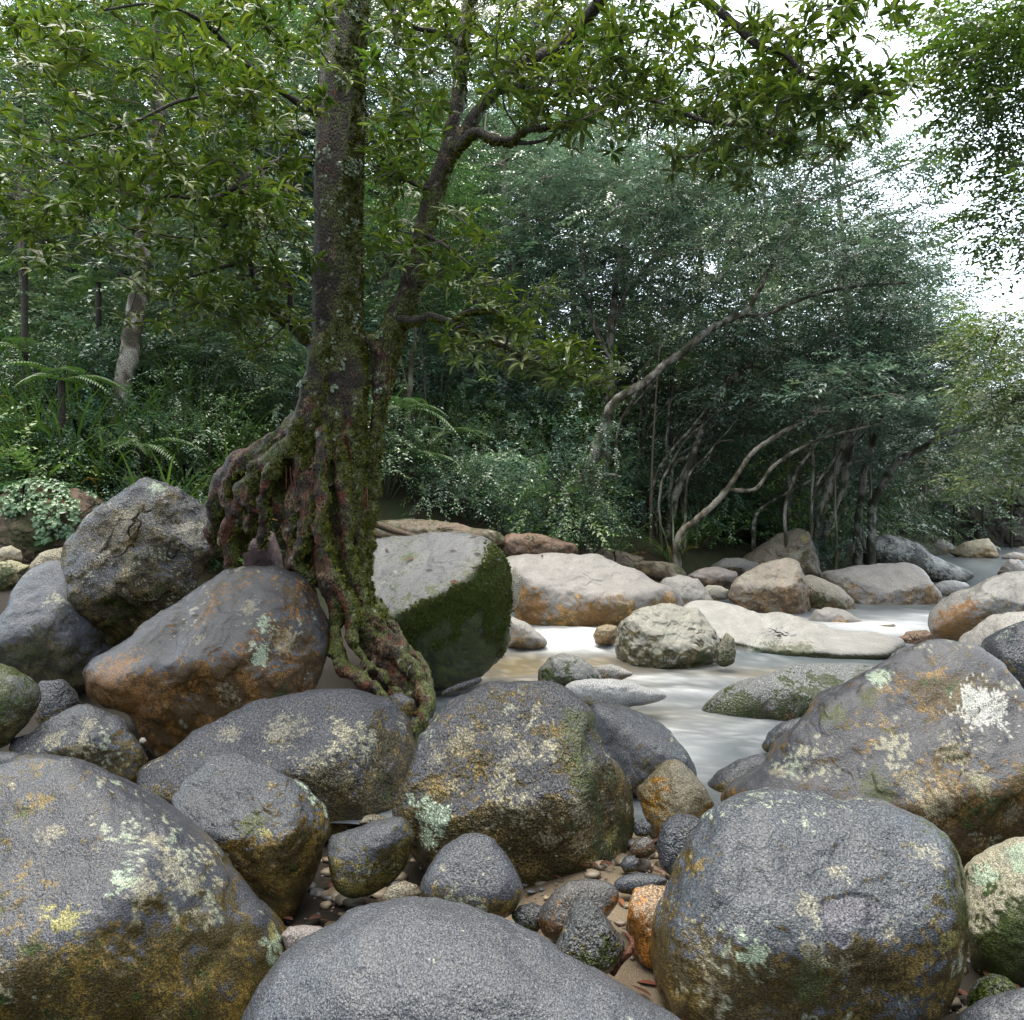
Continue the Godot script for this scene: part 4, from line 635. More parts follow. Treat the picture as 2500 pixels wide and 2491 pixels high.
const MARKS = {
	0: [[-1.407, 0.416, -2.504, 0.044, "y"], [-1.474, 0.44, -2.518, 0.026, "y"], [-1.281, 0.481, -2.634, 0.046, "m"], [-1.222, 0.377, -2.589, 0.035, "c"], [-0.882, 0.091, -2.949, 0.052, "m"], [-0.899, 0.133, -2.953, 0.027, "y"], [-1.259, 0.535, -2.802, 0.052, "c"], [-1.176, 0.457, -2.745, 0.085, "c"], [-1.222, 0.439, -2.636, 0.068, "c"], [-1.12, 0.397, -2.772, 0.057, "c"], [-1.063, 0.355, -2.883, 0.033, "c"], [-1.579, 0.599, -2.712, 0.042, "c"], [-1.523, 0.699, -2.952, 0.03, "c"]],
	2: [[0.912, 0.489, -2.419, 0.052, "c"], [0.895, 0.379, -2.352, 0.058, "c"], [0.985, 0.35, -2.351, 0.044, "c"], [1.136, 0.448, -2.365, 0.034, "c"], [0.528, 0.403, -2.626, 0.03, "c"], [1.33, 0.599, -2.535, 0.052, "c"], [1.023, 0.564, -2.496, 0.036, "c"], [0.72, 0.378, -2.371, 0.037, "m"], [0.698, 0.407, -2.392, 0.025, "m"], [1.326, 0.407, -2.389, 0.043, "y"], [1.355, 0.512, -2.458, 0.038, "g"], [1.392, 0.444, -2.466, 0.033, "g"], [0.594, 0.268, -2.391, 0.031, "c"], [0.894, 0.303, -2.357, 0.073, "g"], [0.983, 0.483, -2.406, 0.05, "h"], [1.036, 0.489, -2.408, 0.052, "h"], [1.087, 0.488, -2.403, 0.042, "h"], [0.978, 0.448, -2.374, 0.042, "h"], [0.978, 0.426, -2.36, 0.021, "h"]],
	3: [[1.91, 0.315, -3.155, 0.065, "c"], [1.956, 0.355, -3.077, 0.063, "m"], [1.865, 0.256, -3.133, 0.048, "m"], [1.893, 0.257, -2.997, 0.031, "c"]],
	6: [[2.084, 0.573, -3.765, 0.089, "c"], [2.282, 0.748, -3.869, 0.12, "w"], [1.352, 0.392, -4.005, 0.05, "c"], [1.708, 0.377, -3.72, 0.096, "g"], [1.905, 0.834, -4.125, 0.064, "m"], [1.938, 0.36, -3.635, 0.112, "c"], [1.871, 0.439, -3.711, 0.096, "c"], [1.816, 0.743, -4.043, 0.05, "g"], [2.154, 0.464, -3.637, 0.075, "c"], [2.264, 0.325, -3.605, 0.056, "c"], [1.643, 0.661, -4.032, 0.071, "g"], [1.457, 0.496, -3.971, 0.041, "c"]],  # w here is a pale white sheen painted into the rock colour
	9: [[4.304, 0.692, -7.601, 0.133, "o"], [4.212, 0.589, -7.696, 0.159, "o"], [4.354, 0.791, -7.584, 0.078, "o"]],
	10: [[-0.359, 0.292, -3.592, 0.085, "m"], [-0.385, 0.345, -3.619, 0.056, "m"], [-0.307, 0.335, -3.572, 0.044, "m"], [-0.469, 0.362, -3.688, 0.034, "m"], [-0.39, 0.212, -3.61, 0.052, "m"], [-0.239, 0.617, -3.773, 0.087, "c"], [-0.052, 0.653, -3.753, 0.062, "c"], [0.041, 0.583, -3.663, 0.072, "c"], [0.167, 0.609, -3.653, 0.056, "c"], [-0.027, 0.525, -3.629, 0.064, "c"], [0.042, 0.384, -3.508, 0.083, "c"], [0.282, 0.362, -3.513, 0.083, "c"], [0.162, 0.238, -3.532, 0.084, "c"], [0.306, 0.211, -3.554, 0.07, "c"], [0.479, 0.149, -3.789, 0.059, "y"], [-0.075, 0.452, -3.577, 0.059, "c"], [-0.353, 0.535, -3.733, 0.038, "c"], [-0.26, 0.439, -3.619, 0.056, "c"], [0.12, 0.746, -3.793, 0.031, "c"], [0.316, 0.661, -3.691, 0.105, "g"], [0.321, 0.565, -3.619, 0.093, "g"], [0.308, 0.719, -3.739, 0.067, "g"]],
	15: [[-1.576, 0.964, -5.101, 0.063, "m"], [-1.993, 0.87, -5.041, 0.042, "c"], [-1.725, 1.065, -5.193, 0.08, "c"], [-1.756, 0.553, -4.95, 0.077, "c"], [-1.591, 0.784, -5.024, 0.067, "m"], [-1.475, 0.839, -5.17, 0.107, "c"], [-2.551, 0.638, -4.974, 0.154, "o"], [-2.365, 0.499, -4.955, 0.179, "o"], [-2.447, 0.72, -5.009, 0.103, "o"]],
	16: [[-2.964, 1.897, -6.632, 0.089, "m"], [-2.658, 1.502, -6.594, 0.17, "c"], [-2.556, 1.534, -6.763, 0.139, "c"], [-3.176, 1.647, -6.526, 0.101, "c"]],
	20: [[-2.356, 0.503, -4.421, 0.059, "c"], [-2.508, 0.443, -4.359, 0.067, "c"], [-2.358, 0.421, -4.339, 0.067, "c"]],
	22: [[-1.281, 0.461, -4.455, 0.138, "c"], [-0.908, 0.449, -4.414, 0.114, "c"], [-1.069, 0.318, -4.275, 0.11, "c"], [-0.916, 0.215, -4.304, 0.089, "c"], [-1.329, 0.277, -4.253, 0.088, "c"], [-1.592, 0.435, -4.473, 0.069, "c"]],
	23: [[-0.874, 0.308, -3.689, 0.042, "m"], [-0.916, 0.369, -3.659, 0.038, "m"], [-0.972, 0.431, -3.663, 0.034, "m"], [-1.14, 0.341, -3.418, 0.039, "g"], [-1.094, 0.347, -3.43, 0.053, "g"], [-1.064, 0.316, -3.402, 0.028, "y"]],
	26: [[-0.257, 0.37, -2.953, 0.021, "c"], [-0.28, 0.33, -2.931, 0.018, "c"], [-0.206, 0.329, -2.908, 0.015, "c"]],
	39: [[-0.265, 1.143, -6.979, 0.18, "g"], [-0.163, 1.244, -7.093, 0.132, "g"], [-0.374, 1.08, -6.894, 0.142, "g"], [-0.11, 0.986, -7.071, 0.219, "g"], [-0.477, 1.011, -6.833, 0.106, "g"]],
	42: [[0.311, 0.396, -10.789, 0.2, "o"], [0.235, 0.196, -10.838, 0.223, "o"], [1.106, 0.251, -10.641, 0.219, "o"]],
	51: [[2.919, -0.019, -9.305, 0.144, "m"], [3.336, 0.052, -9.165, 0.189, "g"], [3.069, 0.062, -9.241, 0.19, "g"]],
	55: [[4.855, 0.277, -12.61, 0.13, "g"]],
	58: [[8.447, 0.896, -17.281, 0.267, "w"], [9.123, 0.535, -16.93, 0.262, "w"], [9.417, 0.371, -16.819, 0.208, "w"], [8.151, 0.935, -17.534, 0.181, "w"]],
	65: [[5.131, 0.987, -15.309, 0.126, "c"], [5.371, 0.84, -15.126, 0.156, "c"], [4.968, 0.758, -15.256, 0.126, "c"], [5.595, 1.15, -15.211, 0.094, "y"]],
	72: [[-1.786, 1.462, -12.123, 0.187, "c"], [-1.489, 1.386, -12.083, 0.162, "c"], [-1.2, 1.388, -12.113, 0.125, "c"]],
	73: [[-0.646, 1.615, -14.005, 0.188, "o"], [-1.014, 1.598, -14.005, 0.144, "c"], [-0.424, 1.591, -14.002, 0.115, "w"], [-0.218, 1.54, -13.998, 0.13, "w"], [0.052, 1.471, -13.994, 0.115, "w"], [-0.747, 2.067, -14.051, 0.101, "o"]],
	74: [[-5.516, 1.87, -9.314, 0.125, "o"], [-5.312, 1.823, -9.371, 0.116, "o"], [-5.238, 1.699, -9.313, 0.096, "c"], [-5.406, 1.652, -9.215, 0.085, "o"], [-5.31, 1.561, -9.223, 0.076, "c"], [-5.598, 1.612, -9.163, 0.189, "g"], [-5.658, 1.389, -9.115, 0.235, "g"], [-5.471, 1.327, -9.171, 0.189, "g"], [-5.168, 1.777, -9.437, 0.078, "c"]],
}


# ---------------------------------------------------------------- the tree on the boulders

# strands of trunk and root: photograph position (in 1932-pixel-wide units), distance in metres, radius in the same units
const STRANDS := [
	[[653, -40, 6.3, 44], [645, 150, 6.3, 46], [638, 330, 6.3, 49], [637, 510, 6.3, 49], [636, 600, 6.3, 50], [631, 690, 6.25, 52], [624, 770, 6.2, 54], [620, 850, 6.15, 52], [620, 920, 6.1, 44], [626, 1000, 6.05, 34], [640, 1080, 5.95, 30], [655, 1150, 5.85, 26]],
	[[664, 640, 6.2, 30], [668, 720, 6.15, 30], [669, 800, 6.1, 27], [664, 900, 6.05, 24], [667, 1000, 6.0, 18], [680, 1080, 5.95, 15], [692, 1150, 5.9, 13]],
	[[606, 660, 6.1, 28], [594, 730, 6.05, 28], [578, 790, 6.0, 26], [572, 850, 5.95, 23], [578, 900, 5.95, 20], [590, 960, 5.95, 18], [584, 1020, 5.95, 16], [602, 1070, 5.9, 19], [622, 1120, 5.85, 16]],
	[[590, 770, 6.05, 26], [552, 828, 6.0, 26], [502, 858, 6.0, 25], [455, 878, 6.05, 26], [428, 912, 6.1, 26], [413, 955, 6.2, 22], [406, 995, 6.3, 17], [410, 1040, 6.4, 12]],
	[[560, 840, 5.9, 22], [505, 880, 5.85, 20], [462, 925, 5.9, 20], [444, 968, 6.0, 17], [436, 1020, 6.1, 12], [430, 1070, 6.15, 10]],
	[[566, 872, 5.85, 17], [556, 930, 5.8, 14], [546, 978, 5.8, 11], [541, 1018, 5.82, 13], [552, 1052, 5.85, 11], [548, 1085, 5.85, 9]],
	[[588, 900, 5.85, 14], [584, 950, 5.78, 12], [576, 1000, 5.75, 13], [568, 1035, 5.75, 15], [556, 1062, 5.78, 11], [582, 1088, 5.8, 13]],
	[[530, 872, 5.9, 14], [516, 925, 5.95, 12], [528, 968, 5.95, 13], [538, 1002, 5.95, 9]],
	[[478, 880, 5.85, 13], [470, 930, 5.85, 10], [480, 960, 5.9, 9], [465, 1000, 6.0, 8]],
	[[610, 980, 5.85, 15], [606, 1040, 5.8, 15], [618, 1090, 5.75, 17], [632, 1140, 5.7, 16], [640, 1180, 5.65, 14]],
	[[655, 1140, 5.85, 26], [688, 1188, 5.7, 23], [718, 1214, 5.6, 19], [750, 1234, 5.52, 18], [784, 1262, 5.42, 17], [800, 1298, 5.32, 17], [809, 1330, 5.22, 15], [796, 1358, 5.12, 15], [772, 1380, 5.05, 13], [778, 1420, 5.0, 11]],
	[[680, 1200, 5.75, 26], [722, 1252, 5.65, 27], [758, 1298, 5.5, 22], [790, 1325, 5.35, 15]],
	[[690, 1140, 5.95, 14], [718, 1160, 5.9, 13], [744, 1184, 5.85, 13], [756, 1216, 5.75, 11], [788, 1238, 5.6, 10], [806, 1268, 5.5, 9], [812, 1300, 5.4, 8]],
	[[630, 1190, 5.55, 11], [634, 1230, 5.5, 14], [650, 1262, 5.42, 14], [680, 1284, 5.32, 14], [706, 1300, 5.22, 12], [722, 1314, 5.12, 10], [728, 1345, 5.08, 8]],
	[[800, 1350, 5.15, 13], [770, 1345, 5.15, 11], [745, 1368, 5.1, 10], [748, 1400, 5.0, 8]],
	[[888, -40, 6.0, 15], [872, 90, 6.0, 16], [862, 200, 6.0, 17], [845, 290, 6.0, 19], [818, 360, 6.05, 21], [800, 440, 6.05, 21], [776, 530, 6.1, 23], [755, 590, 6.1, 25], [733, 648, 6.15, 29], [722, 700, 6.15, 22], [712, 770, 6.15, 16], [707, 850, 6.15, 15], [702, 920, 6.15, 16], [696, 975, 6.1, 18], [690, 1035, 6.05, 14], [685, 1090, 6.0, 14], [702, 1135, 5.95, 12], [724, 1170, 5.9, 10]],
	[[845, 300, 6.0, 15], [868, 268, 5.98, 15], [893, 225, 5.95, 15], [925, 180, 5.9, 14], [950, 150, 5.88, 13]],
	[[600, 660, 6.2, 13], [575, 640, 6.15, 12], [540, 612, 6.1, 11], [508, 580, 6.05, 9], [485, 546, 6.0, 8], [474, 520, 5.98, 7]],
	[[700, 640, 6.15, 12], [718, 660, 6.15, 18]],
	[[560, 830, 6.1, 36], [520, 880, 6.15, 36], [482, 930, 6.2, 34], [455, 990, 6.3, 26], [440, 1040, 6.4, 18]],
	[[575, 890, 6.05, 34], [560, 960, 6.08, 28], [575, 1040, 6.0, 20], [600, 1090, 5.95, 18]],
	[[560, 800, 5.9, 14], [535, 850, 5.8, 13], [508, 900, 5.75, 12], [492, 945, 5.78, 11], [500, 985, 5.82, 9], [490, 1030, 5.9, 8]],
	[[610, 820, 5.85, 15], [600, 880, 5.75, 14], [607, 940, 5.68, 13], [598, 990, 5.66, 12], [612, 1040, 5.64, 13], [628, 1085, 5.6, 12], [650, 1130, 5.58, 11], [668, 1180, 5.55, 10]],
	[[640, 860, 5.9, 15], [648, 940, 5.85, 14], [655, 1020, 5.8, 13], [672, 1090, 5.72, 12], [700, 1150, 5.66, 11], [735, 1195, 5.6, 10], [770, 1225, 5.5, 8]],
	[[660, 1160, 5.6, 11], [668, 1215, 5.5, 11], [690, 1250, 5.45, 12], [722, 1275, 5.38, 12], [745, 1310, 5.3, 10], [760, 1345, 5.22, 9]],
	[[440, 880, 5.95, 11], [425, 930, 5.98, 11], [432, 980, 6.0, 9], [420, 1020, 6.1, 7]],
]
# limbs that leave the trunk: same units
const LIMBS := [
	[[950, 150, 5.88, 13], [990, 122, 5.8, 13], [1040, 98, 5.7, 13], [1075, 76, 5.6, 13], [1105, 38, 5.5, 13], [1132, 0, 5.4, 12], [1180, -70, 5.3, 10], [1270, -110, 5.3, 9]],
	[[860, 285, 5.95, 9], [880, 262, 5.9, 9], [900, 250, 5.85, 9], [930, 262, 5.8, 8], [965, 266, 5.75, 8], [990, 246, 5.7, 7], [1045, 238, 5.65, 5], [1090, 225, 5.6, 3]],
	[[965, 266, 5.75, 5], [1000, 268, 5.7, 4], [1030, 262, 5.68, 3], [1048, 248, 5.66, 2]],
	[[755, 602, 6.05, 9], [785, 606, 5.95, 8], [810, 597, 5.9, 7], [850, 608, 5.8, 6], [910, 634, 5.7, 5], [960, 656, 5.6, 4], [1000, 680, 5.55, 4], [1060, 702, 5.5, 3], [1130, 722, 5.4, 2]],
	[[850, 608, 5.8, 5], [880, 590, 5.75, 4], [930, 586, 5.7, 4], [960, 605, 5.65, 3], [990, 625, 5.6, 2]],
	[[588, 300, 6.2, 8], [545, 302, 6.05, 7], [500, 314, 5.9, 7], [465, 335, 5.75, 6], [430, 362, 5.6, 5], [385, 376, 5.45, 4], [330, 372, 5.3, 3], [280, 380, 5.2, 2]],
	[[465, 335, 5.75, 5], [450, 380, 5.7, 4], [430, 420, 5.65, 4], [380, 450, 5.6, 3], [300, 440, 5.5, 2], [240, 430, 5.4, 2]],
	[[598, 215, 6.2, 7], [545, 182, 6.0, 6], [490, 140, 5.8, 6], [440, 95, 5.6, 5], [380, 40, 5.4, 4], [300, 10, 5.2, 3], [200, 20, 5.0, 2]],
	[[490, 140, 5.8, 5], [430, 170, 5.6, 4], [340, 190, 5.4, 3], [250, 230, 5.2, 3], [150, 260, 5.0, 2]],
	[[474, 520, 5.98, 6], [468, 490, 5.9, 5], [440, 500, 5.85, 4], [390, 510, 5.8, 3], [330, 530, 5.7, 2]],
	[[540, 612, 6.1, 6], [548, 570, 6.05, 5], [545, 535, 6.0, 4], [530, 500, 5.95, 3], [500, 450, 5.9, 2]],
	[[925, 180, 5.9, 8], [980, 165, 5.85, 7], [1060, 178, 5.8, 6], [1150, 165, 5.7, 5], [1240, 195, 5.6, 5], [1330, 230, 5.5, 4], [1420, 245, 5.4, 3], [1500, 280, 5.3, 2]],
	[[1180, -70, 5.3, 10], [1260, -40, 5.25, 10], [1328, 0, 5.2, 9], [1376, 38, 5.2, 8], [1410, 70, 5.2, 8], [1442, 91, 5.2, 7], [1480, 101, 5.2, 6], [1522, 142, 5.2, 5], [1590, 160, 5.2, 3], [1680, 180, 5.2, 2]],
	[[872, 90, 6.0, 8], [830, 60, 5.9, 5], [780, 50, 5.8, 4], [740, 20, 5.7, 3]],
	[[800, 440, 6.05, 6], [760, 470, 5.9, 3], [730, 520, 5.8, 2]],
	[[818, 360, 6.0, 5], [770, 340, 5.9, 4], [735, 330, 5.8, 3], [705, 310, 5.75, 2]],
	[[800, 440, 6.0, 5], [850, 470, 5.9, 3], [890, 500, 5.8, 2]],
]
# where its leaf rosettes hang: centre, half width, half height, count, nearest and farthest distance
const CANOPY := [
	[300, 60, 320, 90, 70, 4.6, 7.2], [460, 150, 170, 120, 55, 4.8, 7.0], [150, 330, 190, 110, 70, 4.6, 6.6], [330, 390, 240, 110, 95, 4.7, 7.0], [490, 470, 110, 130, 55, 5.2, 7.0], [430, 290, 150, 120, 60, 4.8, 7.0], [60, 130, 120, 110, 26, 4.4, 6.0], [510, 620, 80, 60, 16, 5.4, 6.6], [260, 560, 130, 60, 14, 4.8, 6.2], [100, 440, 120, 60, 22, 4.6, 6.0], [400, 560, 90, 80, 20, 5.2, 6.4],
	[790, 60, 110, 90, 46, 5.0, 7.4], [760, 170, 80, 110, 36, 5.2, 7.4], [1040, 60, 190, 100, 72, 4.8, 7.0], [1130, 180, 190, 80, 80, 4.9, 6.6], [1350, 120, 230, 120, 105, 4.8, 6.6], [1500, 210, 170, 100, 70, 4.8, 6.2], [1390, 290, 140, 50, 34, 5.0, 6.0], [740, 330, 70, 90, 24, 5.4, 6.8], [850, 470, 80, 80, 20, 5.2, 6.6], [900, 640, 110, 50, 26, 5.3, 6.2], [1070, 690, 100, 45, 40, 5.1, 5.8], [1650, 150, 90, 70, 24, 4.8, 5.8], [1600, 40, 140, 70, 26, 4.6, 6.0], [960, 560, 90, 50, 20, 5.3, 6.2], [560, 30, 90, 60, 14, 4.8, 6.0], [740, 420, 50, 130, 16, 5.6, 6.8],
	[600, -260, 700, 180, 110, 4.6, 8.0], [1250, -240, 500, 160, 90, 4.6, 7.5],
]


func view(p: Array) -> Vector3:
	return at(p[0] * 1.29400, p[1] * 1.29400, p[2])


func view_radius(p: Array) -> float:
	return p[3] * 1.294 * p[2] / FOCAL


func blade(v: PackedVector3Array, n: PackedVector3Array, c: PackedColorArray, idx: PackedInt32Array, base: Vector3, dir: Vector3, up: Vector3, length: float, width: float, droop: float, color: Color, steps := 3) -> void:
	# a leaf: folded along its midrib, widest in the middle, bending down towards the tip
	var side := dir.cross(up).normalized()
	var first := v.size()
	var p := base
	var d := dir
	for k in steps + 1:
		var t := float(k) / steps
		var w := width * 0.5 * sin(PI * pow(t, 0.8) * 0.96 + 0.06) if k < steps else 0.0
		var nu := side.cross(d).normalized()
		if nu.dot(up) < 0.0: nu = -nu
		v.append(p - side * w + nu * w * 0.35)
		v.append(p)
		v.append(p + side * w + nu * w * 0.35)
		var tilt := side * 0.33
		n.append((nu + tilt).normalized()); n.append(nu); n.append((nu - tilt).normalized())
		c.append(color); c.append(color * 1.15); c.append(color)
		p += d * length / steps
		d = (d - Vector3.UP * droop / steps).normalized()
	for k in steps:
		var q := first + k * 3
		idx.append_array(PackedInt32Array([q, q + 3, q + 1, q + 1, q + 3, q + 4, q + 1, q + 4, q + 2, q + 2, q + 4, q + 5]))


func flat_blade(v: PackedVector3Array, n: PackedVector3Array, c: PackedColorArray, idx: PackedInt32Array, base: Vector3, dir: Vector3, up: Vector3, length: float, width: float, droop: float, color: Color) -> void:
	# a leaf for trees across the stream: two triangles bent at the middle
	var side := dir.cross(up).normalized() * width * .5
	var first := v.size()
	var d2 := (dir - Vector3.UP * droop).normalized()
	var mid := base + dir * length * .45
	var tip := mid + d2 * length * .55
	var nu := side.cross(dir).normalized()
	if nu.dot(up) < 0.0: nu = -nu
	var nv := side.cross(d2).normalized()
	if nv.dot(nu) < 0.0: nv = -nv
	v.append_array(PackedVector3Array([base, mid - side, mid + side, tip]))
	n.append_array(PackedVector3Array([nu, (nu + nv).normalized(), (nu + nv).normalized(), nv]))
	c.append_array(PackedColorArray([color, color, color, color]))
	idx.append_array(PackedInt32Array([first, first + 1, first + 2, first + 1, first + 3, first + 2]))


func green(lo: Color, hi: Color) -> Color:
	return lo.lerp(hi, rng.randf())


func rosette(leaves: int, length: float, width: float, lo: Color, hi: Color, yellow := 0.06) -> ArrayMesh:
	var v := PackedVector3Array()
	var n := PackedVector3Array()
	var c := PackedColorArray()
	var idx := PackedInt32Array()
	for k in leaves:
		var a := TAU * k / leaves * 1.0 + rng.randf_range(-0.3, 0.3) + 2.4 * (k % 3)
		var rise := rng.randf_range(-0.25, 0.75)
		var d := Vector3(cos(a), rise, sin(a)).normalized()
		var col := green(lo, hi)
		if rng.randf() < yellow: col = Color(.30, .22, .03)
		blade(v, n, c, idx, d * 0.008, d, Vector3.UP, length * rng.randf_range(0.65, 1.1), width * rng.randf_range(0.8, 1.15), rng.randf_range(0.5, 1.3), col, 3)
	return mesh_of(v, n, c, idx)


func spray(leaves: int, reach: float, length: float, width: float, lo: Color, hi: Color, droop := 0.5) -> ArrayMesh:
	# a twig along +z with leaves to both sides
	var v := PackedVector3Array()
	var n := PackedVector3Array()
	var c := PackedColorArray()
	var idx := PackedInt32Array()
	for k in leaves:
		var t := (k + 0.5) / leaves
		var p := Vector3(rng.randf_range(-.02, .02), -0.25 * reach * t * t + rng.randf_range(-.03, .03), reach * t)
		var s := 1.0 if k % 2 else -1.0
		var d := Vector3(s * rng.randf_range(0.5, 1.0), rng.randf_range(-0.15, 0.35), rng.randf_range(0.2, 0.9)).normalized()
		flat_blade(v, n, c, idx, p, d, Vector3(rng.randf_range(-.4, .4), 1, rng.randf_range(-.4, .4)).normalized(), length * rng.randf_range(0.7, 1.15), width * rng.randf_range(0.8, 1.2), rng.randf_range(0.2, droop * 1.6), green(lo, hi))
	return mesh_of(v, n, c, idx)


func grown_trunk() -> Array:
	# the strands as a field of rounded cones that melt into one another, meshed as surface nets
	var cell := 0.022
	var lo := Vector3(-3.05, 0.05, -6.85)
	var hi := Vector3(-0.1, 6.02, -4.75)
	var gx := int((hi.x - lo.x) / cell)
	var gy := int((hi.y - lo.y) / cell)
	var gz := int((hi.z - lo.z) / cell)
	var field := PackedFloat32Array()
	field.resize(gx * gy * gz)
	var k := 1.0 / 0.010
	var reach := 0.06
	for number in STRANDS.size():
		var s: Array = STRANDS[number]
		var slim := .95 if number in [0, 1, 2, 15, 16, 17] else 1.1
		for m in s.size() - 1:
			var a := view(s[m])
			var b := view(s[m + 1])
			var ra := view_radius(s[m]) * slim - .008
			var rb := view_radius(s[m + 1]) * slim - .008
			var big := maxf(ra, rb) + reach
			var ab := b - a
			var l2 := ab.length_squared()
			var mn := (a.min(b) - Vector3.ONE * big - lo) / cell
			var mx := (a.max(b) + Vector3.ONE * big - lo) / cell
			for y in range(maxi(0, int(mn.y)), mini(gy, int(mx.y) + 1)):
				for z in range(maxi(0, int(mn.z)), mini(gz, int(mx.z) + 1)):
					for x in range(maxi(0, int(mn.x)), mini(gx, int(mx.x) + 1)):
						var p := lo + Vector3(x, y, z) * cell
						var t := clampf((p - a).dot(ab) / l2, 0.0, 1.0)
						var d := p.distance_to(a + ab * t) - lerpf(ra, rb, t)
						if d < reach: field[(y * gz + z) * gx + x] += exp(-k * maxf(d, -0.09))
	# knots and flutes
	for i in field.size():
		var f := field[i]
		if f > 0.0:
			var x := i % gx
			var z := (i / gx) % gz
			var y := i / (gx * gz)
			var p := lo + Vector3(x, y, z) * cell
			var knot := smoothstep(3.4, 2.2, p.y)
			f = -log(f) / k
			if f > -0.09 and f < 0.09:
				f += n_mid.get_noise_3d(p.x * 2.0, p.y * 0.5, p.z * 2.0) * 0.022 + knot * (n_mid.get_noise_3dv(p * 1.6) * 0.04 + n_fine.get_noise_3dv(p * 1.5) * 0.016)
			field[i] = f
		else:
			field[i] = 1.0
	var v := PackedVector3Array()
	var place := PackedInt32Array()
	place.resize(field.size())
	place.fill(-1)
	var corner := [0, 1, gx, gx + 1, gx * gz, gx * gz + 1, gx * gz + gx, gx * gz + gx + 1]
	var cpos := [Vector3(0, 0, 0), Vector3(1, 0, 0), Vector3(0, 0, 1), Vector3(1, 0, 1), Vector3(0, 1, 0), Vector3(1, 1, 0), Vector3(0, 1, 1), Vector3(1, 1, 1)]
	var edges := [[0, 1], [2, 3], [4, 5], [6, 7], [0, 2], [1, 3], [4, 6], [5, 7], [0, 4], [1, 5], [2, 6], [3, 7]]
	var cells := PackedInt32Array()
	for y in gy - 1:
		for z in gz - 1:
			var row := (y * gz + z) * gx
			for x in gx - 1:
				var i := row + x
				var f0 := field[i]
				if f0 > 0.2 and field[i + corner[7]] > 0.2: continue
				var inside := 0
				for q in 8:
					if field[i + corner[q]] < 0.0: inside += 1
				if inside == 0 or inside == 8: continue
				var sum := Vector3.ZERO
				var count := 0
				for e in edges:
					var fa := field[i + corner[e[0]]]
					var fb := field[i + corner[e[1]]]
					if (fa < 0.0) != (fb < 0.0):
						sum += (cpos[e[0]] as Vector3).lerp(cpos[e[1]], clampf(fa / (fa - fb), 0.02, 0.98))
						count += 1
				place[i] = v.size()
				cells.append(i)
				v.append(lo + (Vector3(x, y, z) + sum / count) * cell)
	var idx := PackedInt32Array()
	for i in cells:
		for axis in 3:
			var step: int = [1, gx * gz, gx][axis]
			var du: int = [gx * gz, gx, 1][axis]
			var dv: int = [gx, 1, gx * gz][axis]
			var fa := field[i]
			var fb := field[i + step]
			if (fa < 0.0) == (fb < 0.0): continue
			var a := place[i]
			var b := place[i - du]
			var c := place[i - du - dv]
			var d := place[i - dv]
			if a < 0 or b < 0 or c < 0 or d < 0: continue
			if fa < 0.0: idx.append_array(PackedInt32Array([a, c, b, a, d, c]))
			else: idx.append_array(PackedInt32Array([a, b, c, a, c, d]))
	var n := PackedVector3Array()
	n.resize(v.size())
	for t in range(0, idx.size(), 3):
		var a := v[idx[t]]
		var cr := (v[idx[t + 2]] - a).cross(v[idx[t + 1]] - a)
		n[idx[t]] += cr
		n[idx[t + 1]] += cr
		n[idx[t + 2]] += cr
	var col := PackedColorArray()
	for i in v.size():
		n[i] = n[i].normalized()
		var p := v[i]
		var lowd := n_low.get_noise_3dv(p * 1.5)
		var mi := n_mid.get_noise_3dv(p * 2.0)
		var fi := n_fine.get_noise_3dv(p * 3.5)
		var c := Color(.036, .027, .019) * (1.0 + 0.7 * mi)
		var root := smoothstep(3.0, 2.0, p.y)
		# red inner bark on the roots, pale worn patches, moss on the damp sides
		var red := n_mid.get_noise_3dv(p * 2.2 + Vector3(7, 0, 0)) + 0.6 * fi - 0.38 + 0.46 * root
		if red > 0.0: c = c.lerp(Color(.12, .042, .024), smoothstep(0.0, 0.2, red) * 0.85)
		var tan_ := n_mid.get_noise_3dv(p * 1.7 + Vector3(0, 17, 0)) + 0.5 * fi - 0.36 + 0.14 * root
		if tan_ > 0.0: c = c.lerp(Color(.20, .145, .085), smoothstep(0.0, 0.16, tan_) * 0.8)
		var moss := 0.5 * n[i].x + 0.15 * n[i].y + 0.7 * lowd + 0.5 * fi + 0.35 * mi + 0.04 + 0.06 * smoothstep(2.6, 3.4, p.y)
		if moss > 0.0: c = c.lerp(Color(.07, .08, .018) * (1.0 + 0.6 * fi), smoothstep(0.0, 0.2, moss))
		var lich := n_mid.get_noise_3dv(p * 3.2 + Vector3(0, 0, 31)) + 0.4 * fi - 0.52
		if lich > 0.0: c = c.lerp(Color(.32, .34, .27), smoothstep(0.0, 0.1, lich) * 0.8)
		col.append(Color(maxf(c.r, .01), maxf(c.g, .01), maxf(c.b, .008)) * 1.35)
	return [v, n, col, idx]


